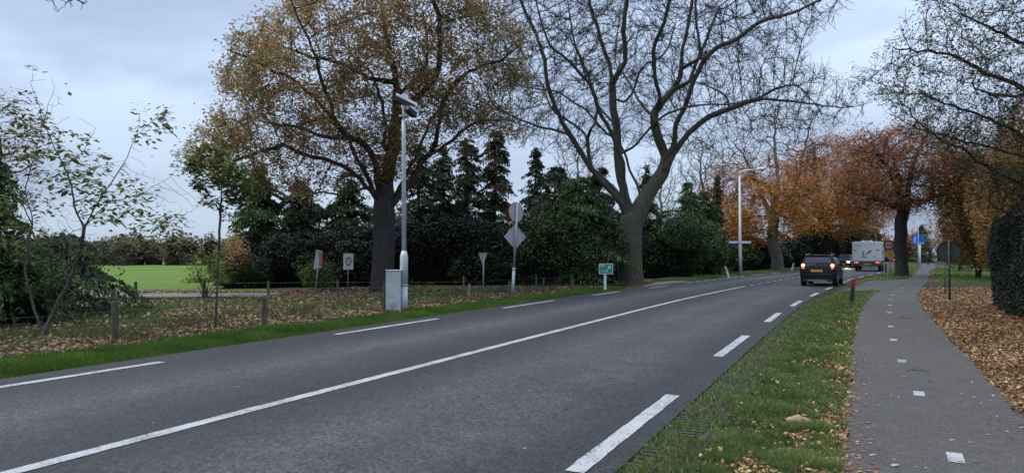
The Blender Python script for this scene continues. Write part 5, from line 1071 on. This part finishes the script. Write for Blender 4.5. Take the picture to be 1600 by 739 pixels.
# no-overtaking sign and priority diamond on the grass island
g = G(1391, 430); D = g.y; pr = root('road_sign', g, 'yellow priority diamond below a round red bordered sign on the grass island', 'road sign')
pole_between(pr, (0, 0, -.1), (0, 0, hgt(378, D)), .035, 'galv')
q = place(pr, 'priority_sign', [('priority_sign', MB().prism(dia(.43), -.06, -.045), 'white'), ('yellow_face', MB().prism(dia(.31), -.064, -.0605), 'yellow')], (0, 0, hgt(397.5, D)), R(-14))
q = place(pr, 'prohibition_sign', [('prohibition_sign', MB().prism(disc(.385), -.06, -.045), 'red'), ('white_face', MB().prism(disc(.27), -.064, -.0605), 'white')], (-.1, 0, hgt(383, D)), R(-14))
for sx_, m_ in ((-1, 'red'), (1, 'black')):
    b = MB(); cx = sx_ * .105; b.prism([(cx - .09, -.045), (cx + .09, -.045), (cx + .09, .01), (cx + .05, .02), (cx + .03, .06), (cx - .04, .06), (cx - .06, .02), (cx - .09, .01)], -.068, -.0645); b.build('car_symbol', M[m_], q)
# small far red signs
for (px, py, Dd, w_, h_, lab, bh) in [(1379, 386, 92, .95, .42, 'small red and white sign beyond the motorhome', 0), (1399, 406, 92, 1.0, .36, 'small red and white warning board beside the tree on the grass island', 0)]:
    p = P(px, py, Dd); o = root('road_sign', (p.x, Dd, 0), lab, 'road sign'); pole_between(o, (0, 0, -.1), (0, 0, p.z), .04, 'galv')
    q = place(o, 'panel', [('panel', MB().box(-w_ / 2, w_ / 2, -.07, -.045, -h_ / 2, h_ / 2), 'red'), ('white_band', MB().box(-w_ * .3, w_ * .3, -.074, -.0705, -.06, .06), 'white')], (0, 0, p.z), R(-14))
# blue information sign on a white mast
g = at(1435, 106); D = 106; bs = root('blue_sign', g, 'large blue information sign with white arrows on a white mast by the path end', 'road sign')
zc = hgt(374, D); sc2 = D / FPX; w_, h_ = 19 * sc2, 16 * sc2
b = MB(); b.tube([(.15, 0, -.1), (.15, 0, hgt(382, D))], .2, 14); b.build('mast', M['white'], bs, True)
b = MB(); b.tube([(-.12, -.25, 0), (-.12, -.25, hgt(340, D))], .05, 8); b.build('thin_mast', M['galv_light'], bs, True)
q = place(bs, 'panel', [('panel', MB().box(-w_ / 2, w_ / 2, -.06, 0, -h_ / 2, h_ / 2), 'blue'), ('white_line', MB().box(-w_ * .35, w_ * .48, -.066, -.0605, -h_ * .40, -h_ * .35), 'white')], (0, 0, zc), 0)
b = MB(); b.prism([(-.72, -.45), (-.62, -.45), (-.58, .1), (-.45, .3), (-.52, .36), (-.68, .14)], -.066, -.0605); b.build('arrow', M['white'], q)
for zz in (-.35, -.1, .15, .4): b = MB(); b.box(-.56, -.30, -.0665, -.061, zz, zz + .09); b.build('lettering', M['white'], q)
# grey low building behind the oncoming car
p = P(1318, 404, 122); hs = root('low_building', (p.x, 122, 0), 'low grey building with a pale eave behind the oncoming car', 'building')
hE = hgt(393, 122); b = MB(); b.box(-2.6, 2.6, 0, 6, 0, hE - .16); b.build('wall', M['brick'], hs); b = MB(); b.box(-2.8, 2.8, -.25, 6.2, hE - .155, hE + .02); b.build('eave', M['white'], hs)
b = MB(); b.prism([(-2.8, hE + .025), (2.8, hE + .025), (2.0, hE + .7), (-2.0, hE + .7)], .1, 6); b.build('roof', M['roof'], hs)
for cx in (-1.8, -.6, .7): b = MB(); b.box(cx - .4, cx + .4, -.04, -.003, .5, 1.35); b.build('window', M['glass'], hs)

# ------------------------------------------------------------------ vehicles
def wheel(parent, x_, y_, r=.31, w_=.2):
    b = MB(); b.tube([(-w_ / 2, 0, 0), (-w_ / 2 + .02, 0, 0), (w_ / 2 - .02, 0, 0), (w_ / 2, 0, 0)], [r * .93, r, r, r * .93], 22); q = b.build('wheel', M['tyre'], parent); q.location = (x_, y_, r)
    s_ = 1 if x_ > 0 else -1; b = MB(); b.tube([(s_ * (w_ / 2 - .01), 0, 0), (s_ * (w_ / 2 + .006), 0, 0)], [r * .66, r * .62], 18); b.build('rim', M['rim'], q); return q
def loft(stations, half):                        # stations: (y, profile scale dict) -> rings mirrored
    V = []; F = []; m = None
    for y_, prof in zip(stations, half):
        ring = [(x_, y_, z_) for x_, z_ in prof] + [(-x_, y_, z_) for x_, z_ in prof[::-1]]; m = len(ring); V += ring
    for i in range(len(stations) - 1):
        for k in range(m): F.append((i * m + k, i * m + (k + 1) % m, (i + 1) * m + (k + 1) % m, (i + 1) * m + k))
    F.append(tuple(range(m - 1, -1, -1))); F.append(tuple((len(stations) - 1) * m + k for k in range(m))); return MB().add(V, F)
def estate(loc, rz, paint, label, plate=True, lights='rear', W_=.86, H=1.6, group=None):
    """origin on the ground under the rear bumper; +y is forwards"""
    o = root('car', loc, label, 'car', group, rz)
    def prof(w_, zb, belt, wr, zr): return [(w_ * .80, zb), (w_ * .96, zb + .10), (w_, zb + .30), (w_ * .995, belt - .12), (w_ * .95, belt), ((w_ * .95 + wr) / 2, (belt + zr) / 2), (wr, zr - .08), (wr * .86, zr - .012), (wr * .45, zr + .008)]
    st = [0.02, .10, .18, .42, .8, 1.6, 2.5, 2.95, 3.45, 3.95, 4.25, 4.36]; h = H
    hp = [prof(W_ * .93, .36, .88, W_ * .80, .93), prof(W_ * .985, .28, .98, W_ * .83, 1.06), prof(W_, .25, 1.0, W_ * .80, h - .34), prof(W_, .23, 1.0, W_ * .76, h - .04), prof(W_, .22, 1.0, W_ * .75, h), prof(W_, .2, .99, W_ * .75, h + .01), prof(W_, .2, .98, W_ * .73, h - .05), prof(W_, .2, .96, W_ * .74, 1.22), prof(W_, .22, .92, W_ * .8, 1.0), prof(W_ * .98, .24, .84, W_ * .8, .92), prof(W_ * .93, .28, .74, W_ * .78, .80), prof(W_ * .85, .34, .62, W_ * .7, .68)]
    bd = loft(st, hp).build('body', M[paint], o, True); md = bd.modifiers.new('bevel', 'BEVEL'); md.width = .02; md.segments = 2; md.limit_method = 'ANGLE'; md.angle_limit = R(35)
    def quad(name, pts, mat, t=.006, parent=o):
        v = [Vector(p) for p in pts]; nrm = (v[1] - v[0]).cross(v[2] - v[0]).normalized() * t; b = MB(); n_ = len(v); b.add(v + [q - nrm * 2 for q in v], [tuple(range(n_)), tuple(range(2 * n_ - 1, n_ - 1, -1))] + [(i, (i + 1) % n_, (i + 1) % n_ + n_, i + n_)[::-1] for i in range(n_)]); return b.build(name, M[mat], parent)
    # rear screen, windscreen, side windows
    quad('rear_window', [(-W_ * .74, .125, 1.07), (W_ * .74, .125, 1.07), (W_ * .66, .30, h - .10), (-W_ * .66, .30, h - .10)], 'glass')
    quad('windscreen', [(W_ * .78, 3.02, 1.08), (-W_ * .78, 3.02, 1.08), (-W_ * .66, 2.52, h - .07), (W_ * .66, 2.52, h - .07)], 'glass')
    for s_ in (-1, 1):
        for (a, c, a2, c2) in ((.36, .95, .55, 1.0), (1.02, 1.75, 1.05, 1.75), (1.82, 2.75, 1.82, 2.45)):
            p_ = [(s_ * (W_ * .955 + .006), a, 1.03), (s_ * (W_ * .955 + .006), c, 1.03), (s_ * (W_ * .79 + .006), c2, h - .13), (s_ * (W_ * .79 + .006), a2, h - .13)]; quad('side_window', p_ if s_ > 0 else p_[::-1], 'glass')
        b = MB(); b.box(s_ * (W_ + .02) - .07, s_ * (W_ + .02) + .07, 2.45, 2.53, .98, 1.1); b.build('mirror', M[paint], o, bevel=.02)
        b = MB(); b.tube([(s_ * W_ * .70, .55, h + .0), (s_ * W_ * .70, .65, h + .05), (s_ * W_ * .70, 2.1, h + .055), (s_ * W_ * .70, 2.25, h + .0)], .018, 8); b.build('roof_rail', M['galv'], o, True)
        for y_ in (.78, 3.42):
            wheel(o, s_ * (W_ - .09), y_); b = MB(); b.tube([(s_ * (W_ - .22), y_, .33), (s_ * (W_ + .004), y_, .33)], [.365, .365], 22); b.build('wheel_arch', M['black'], o)
        lm = 'tail' if lights == 'rear' else 'tail_dim'
        quad('tail_light', [(s_ * W_ * .80 - .095, -.0 + .03, .80), (s_ * W_ * .80 + .095, .03, .80), (s_ * W_ * .80 + .07, .11, 1.12), (s_ * W_ * .80 - .05, .11, 1.12)], 'red' if lights == 'rear' else 'tail_dim', .02)
        if lights == 'rear':
            b = MB(); b.box(s_ * W_ * .80 - .07, s_ * W_ * .80 + .07, -.015, .04, .97, 1.07); b.build('brake_lamp', M['tail_hot'], o, bevel=.02); b = MB(); b.box(s_ * W_ * .80 - .055, s_ * W_ * .80 + .055, -.012, .03, .86, .93); b.build('tail_lamp', M['tail'], o, bevel=.015)
        b = MB(); b.box(s_ * W_ * .70 - .13, s_ * W_ * .70 + .13, 4.1, 4.37, .62, .77); b.build('headlight', M['head' if lights == 'front' else 'glass'], o, bevel=.03)
    b = MB(); b.box(-W_ * .9, W_ * .9, -.045, .06, .36, .62); b.build('rear_bumper', M[paint], o, bevel=.035)
    b = MB(); b.box(-W_ * .8, W_ * .8, -.05, .02, .24, .36); b.build('bumper_trim', M['black'], o, bevel=.02)
    b = MB(); b.box(-.42, .42, -.052, -.04, .27, .30); b.build('trim_strip', M['galv'], o)
    b = MB(); b.box(-W_ * .7, W_ * .7, 4.33, 4.4, .3, .6); b.build('grille', M['black'], o, bevel=.02)
    b = MB(); b.tube([(-.1, .085, 1.08), (.15, .10, 1.13), (.42, .125, 1.11)], [.022, .014, .009], 6); b.build('wiper', M['black'], o)
    b = MB(); b.prism(disc(.045, 16), .035, .05); q = b.build('badge', M['chrome'], o); q.location = (0, .04, .97)
    b = MB(); b.box(-.6, .6, .30, .46, h - .035, h - .0); b.build('spoiler', M['black'], o, bevel=.012)
    b = MB(); b.tube([(-.45, -.03, .24), (-.45, .3, .24)], .03, 10); b.build('exhaust', M['galv'], o)
    if plate:
        for (yy, s_) in ((-.052, 1), (4.41, -1)):
            b = MB(); b.box(-.26, .26, -.006, .006, -.055, .055); q = b.build('number_plate', M['plate'], o); q.location = (0 if s_ < 0 else -.05, yy if s_ < 0 else .012, .42 if s_ < 0 else .76)
            if s_ > 0: text('H-734-VB', .085, M['black'], q, (0, -.009, 0), ext=.001, name='digits')
    return o
g = G(1277, 446); hd = math.atan2(-.545, .84)
estate((14.92, 34.4, .03), -math.atan2(.49, .86), 'car_black', 'black estate car with lit tail lights driving away in the right lane', True, 'rear', .83, 1.52)
# oncoming car: origin at its rear, pointing towards the camera
p = P(1319, 419, 80); hd = math.atan2(.56, .83)
oc = estate((p.x + 2.3, 80 + 3.7, .03), math.pi - hd, 'car_grey', 'dark oncoming car with bright headlights in the left lane before the motorhome', True, 'front', .86, 1.5)
for s_ in (-1, 1):
    ld = bpy.data.lights.new('headlight_beam', 'SPOT'); ld.energy = 260; ld.spot_size = R(50); ld.spot_blend = .8; ld.color = (1, .95, .65); ld.shadow_soft_size = .1
    lb = bpy.data.objects.new('headlight_beam', ld); col.objects.link(lb); lb.parent = oc; lb.location = (s_ * .58, 4.5, .7); lb.rotation_euler = (R(86), 0, 0)
p = P(1396, 412, 92); estate((p.x - 1.2, 96, .03), -.7, 'car_red', 'red car mostly hidden behind the tree on the grass island', True, 'rear', .84, 1.45)
# motorhome
p = G(1355, 424.5); D = p.y; hd = -math.atan2(.50, .86)
mh = root('motorhome', (p.x, p.y, .03), 'white motorhome with black rear graphics driving away behind the black car', 'motorhome', None, hd)
W_ = 1.22; hT = hgt(378, D)
prof = [(W_ * .98, .93), (W_, 1.0), (W_, hT - .12), (W_ * .97, hT - .03), (W_ * .9, hT)]
b = loft([0.0, .06, 4.6, 5.2], [[(x_ * .985, z_) for x_, z_ in prof], prof, prof, [(W_ * .92, .93), (W_ * .93, 1.0), (W_ * .93, hT - .7), (W_ * .9, hT - .5), (W_ * .8, hT - .35)]]); b.build('body', M['camper'], mh, bevel=.03)
b = loft([5.0, 5.6, 6.2, 6.7, 6.85], [[(.98, .4), (1.0, .7), (1.0, 1.3), (.9, 2.0), (.7, 2.1)], [(.98, .4), (1.0, .7), (1.0, 1.3), (.86, 1.95), (.7, 2.05)], [(.98, .4), (1.0, .7), (.98, 1.2), (.9, 1.3), (.7, 1.35)], [(.9, .4), (.95, .6), (.9, .95), (.8, 1.05), (.6, 1.1)], [(.8, .45), (.85, .6), (.8, .8), (.7, .9), (.5, .92)]]); b.build('cab', M['camper'], mh, True)
b = MB(); b.box(-W_ * .97, W_ * .97, -.10, .03, .50, .925); b.box(-W_ * .9, W_ * .9, .1, 5.0, .5, .92); b.build('rear_bumper', simple('dark_bumper', (.05, .05, .055), .5), mh, bevel=.03)
for s_ in (-1, 1):
    b = MB(); b.box(s_ * .88 - .21, s_ * .88 + .21, -.125, -.09, .74, .88); b.build('tail_light', M['tail_dim'], mh, bevel=.02)
    b = MB(); b.box(s_ * .84 - .07, s_ * .84 + .1, -.135, -.122, .77, .84); b.build('tail_lamp', M['tail'], mh, bevel=.01)
    for y_ in (1.5, 5.6): wheel(mh, s_ * .95, y_, .34, .24)
    b = MB(); b.box(s_ * (W_ + .012) - .01, s_ * (W_ + .012) + .01, 1.2, 2.2, 1.5, 2.0); b.build('side_window', M['glass'], mh)
    b = MB(); b.box(s_ * W_ * .985 - .012, s_ * W_ * .985 + .012, -.012, .004, 1.0, hT - .15); b.build('corner_trim', M['galv'], mh)
b = MB(); b.box(-.28, .28, -.118, -.1015, .60, .70); q = b.build('number_plate', M['plate'], mh)
for x_ in (-.42, .25): b = MB(); b.box(x_ - .006, x_ + .006, -.006, .003, 1.0, hT - .25); b.build('panel_seam', M['galv'], mh)
b = MB(); b.box(-W_ * .95, W_ * .95, -.006, .003, hT - .262, hT - .25); b.build('panel_seam', M['galv'], mh)
b = MB(); b.box(-1.02, -.50, -.008, .002, 2.30, 2.36); b.build('lettering_strip', simple('grey_print', (.2, .21, .22), .5), mh)
# printed black graphics: small wing marks and a large runner-like figure
for cx in (-.93, .86): b = MB(); b.prism([(cx - .13, 1.95), (cx - .05, 1.86), (cx + .02, 1.83), (cx + .12, 1.93), (cx + .1, 1.98), (cx, 1.94), (cx - .1, 1.99)], -.009, .002); b.build('graphic', M['black'], mh)
b = MB(); b.prism([(-.36, 1.45), (-.30, 1.38), (-.24, 1.46), (-.28, 1.62), (-.27, 1.86), (-.33, 1.9), (-.36, 1.7)], -.009, .002); b.prism([(-.24, 1.42), (-.1, 1.5), (.12, 1.62), (.34, 1.78), (.44, 1.92), (.30, 1.86), (.2, 1.9), (.08, 1.74), (-.1, 1.58)], -.0095, .0025); b.prism([(-.62, 1.38), (-.3, 1.34), (.1, 1.25), (-.1, 1.22), (-.35, 1.29)], -.009, .002); b.prism([(.42, 1.2), (.62, 1.36), (.86, 1.5), (.6, 1.31)], -.009, .002); b.build('graphic', simple('print_grey', (.06, .065, .07), .5), mh)
b = MB(); b.box(-.5, .35, 1.0, 2.0, hT + .01, hT + .14); b.build('roof_vent', M['white'], mh, bevel=.02); b = MB(); b.box(-.35, .3, .6, .9, hT + .1, hT + .2); b.build('roof_box', M['black'], mh, bevel=.02)
b = MB(); b.tube([(.72, .8, hT), (.72, .8, hT + .75)], .018, 6); b.build('aerial', M['galv'], mh)

# ------------------------------------------------------------------ cyclist at the end of the path
p = G(1449.5, 414.5); D = p.y; hz = -.5
bk = root('bicycle', p, 'dark bicycle ridden away at the far end of the cycle path', 'bicycle', None, hz)
for y_ in (-.5, .55):
    b = MB(); n = 20; V = [];
    for k in range(n):
        a = 2 * math.pi * k / n
        for j in range(5): t = 2 * math.pi * j / 5; V.append((.02 * math.cos(t), (.33 + .02 * math.sin(t)) * math.cos(a), (.33 + .02 * math.sin(t)) * math.sin(a)))
    b.add(V, [(k * 5 + j, k * 5 + (j + 1) % 5, ((k + 1) % n) * 5 + (j + 1) % 5, ((k + 1) % n) * 5 + j) for k in range(n) for j in range(5)])
    for k in range(6): a = math.pi * k / 6; b.tube([(0, -.32 * math.cos(a), -.32 * math.sin(a)), (0, .32 * math.cos(a), .32 * math.sin(a))], .004, 3)
    q = b.build('wheel', M['tyre'], bk); q.location = (0, y_, .35)
b = MB()
for a, c in [((0, -.5, .35), (0, -.1, .33)), ((0, -.1, .33), (0, -.22, .85)), ((0, -.1, .33), (0, .4, .8)), ((0, -.2, .8), (0, .4, .85)), ((0, -.5, .35), (0, -.2, .8)), ((0, .55, .35), (0, .38, 1.0)), ((-.26, .33, 1.02), (.26, .33, 1.02))]: b.tube([a, c], .018, 6)
b.build('frame', M['black'], bk); b = MB(); b.box(-.08, .08, -.36, -.1, .87, .93); b.build('saddle', M['black'], bk, bevel=.02)
pe = root('person', p, 'person in dark clothes and a pale cap cycling away on the path', 'person', None, hz)
verts = [(0, -.22, .98), (0, -.14, 1.22), (0, -.04, 1.44), (0, .0, 1.54), (0, .03, 1.66), (-.2, -.04, 1.42), (-.25, .12, 1.22), (-.24, .31, 1.07), (.2, -.04, 1.42), (.25, .12, 1.22), (.24, .31, 1.07), (-.1, -.2, .95), (-.12, .14, .72), (-.12, -.08, .32), (-.12, .04, .25), (.1, -.2, .95), (.12, .1, .62), (.12, -.14, .2), (.12, -.02, .14)]
edges = [(0, 1), (1, 2), (2, 3), (3, 4), (2, 5), (5, 6), (6, 7), (2, 8), (8, 9), (9, 10), (0, 11), (11, 12), (12, 13), (13, 14), (0, 15), (15, 16), (16, 17), (17, 18)]
rad = [.17, .18, .19, .07, .10, .08, .06, .04, .08, .06, .04, .12, .09, .055, .04, .12, .09, .055, .04]
me = bpy.data.meshes.new('body'); me.from_pydata(verts, edges, []); me.update(); bo_ = link('body', me, M['cloth'], pe); md = bo_.modifiers.new('skin', 'SKIN')
for v_, r_ in zip(me.skin_vertices[0].data, rad): v_.radius = (r_, r_)
me.skin_vertices[0].data[0].use_root = True; bo_.modifiers.new('subd', 'SUBSURF').levels = 1
b = MB(); b.tube([(0, .03, 1.6), (0, .03, 1.64), (0, .03, 1.72), (0, .03, 1.76)], [.05, .09, .09, .04], 12); b.build('head', M['skin'], pe, True); b = MB(); b.tube([(0, .03, 1.70), (0, .03, 1.76), (0, .03, 1.80)], [.105, .095, .03], 12); b.build('cap', M['cap'], pe, True)
for s_ in (-1, 1):
    b = MB(); b.box(s_ * .24 - .045, s_ * .24 + .045, .29, .37, 1.03, 1.09)
    for k in range(4): b.tube([(s_ * .24 - .035 + .023 * k, .36, 1.07), (s_ * .24 - .035 + .023 * k, .40, 1.05), (s_ * .24 - .035 + .023 * k, .38, 1.01)], .010, 5)
    b.tube([(s_ * .24 - s_ * .045, .32, 1.05), (s_ * .24 - s_ * .06, .36, 1.02)], .011, 5); b.build('hand', M['skin'], pe, bevel=.006)
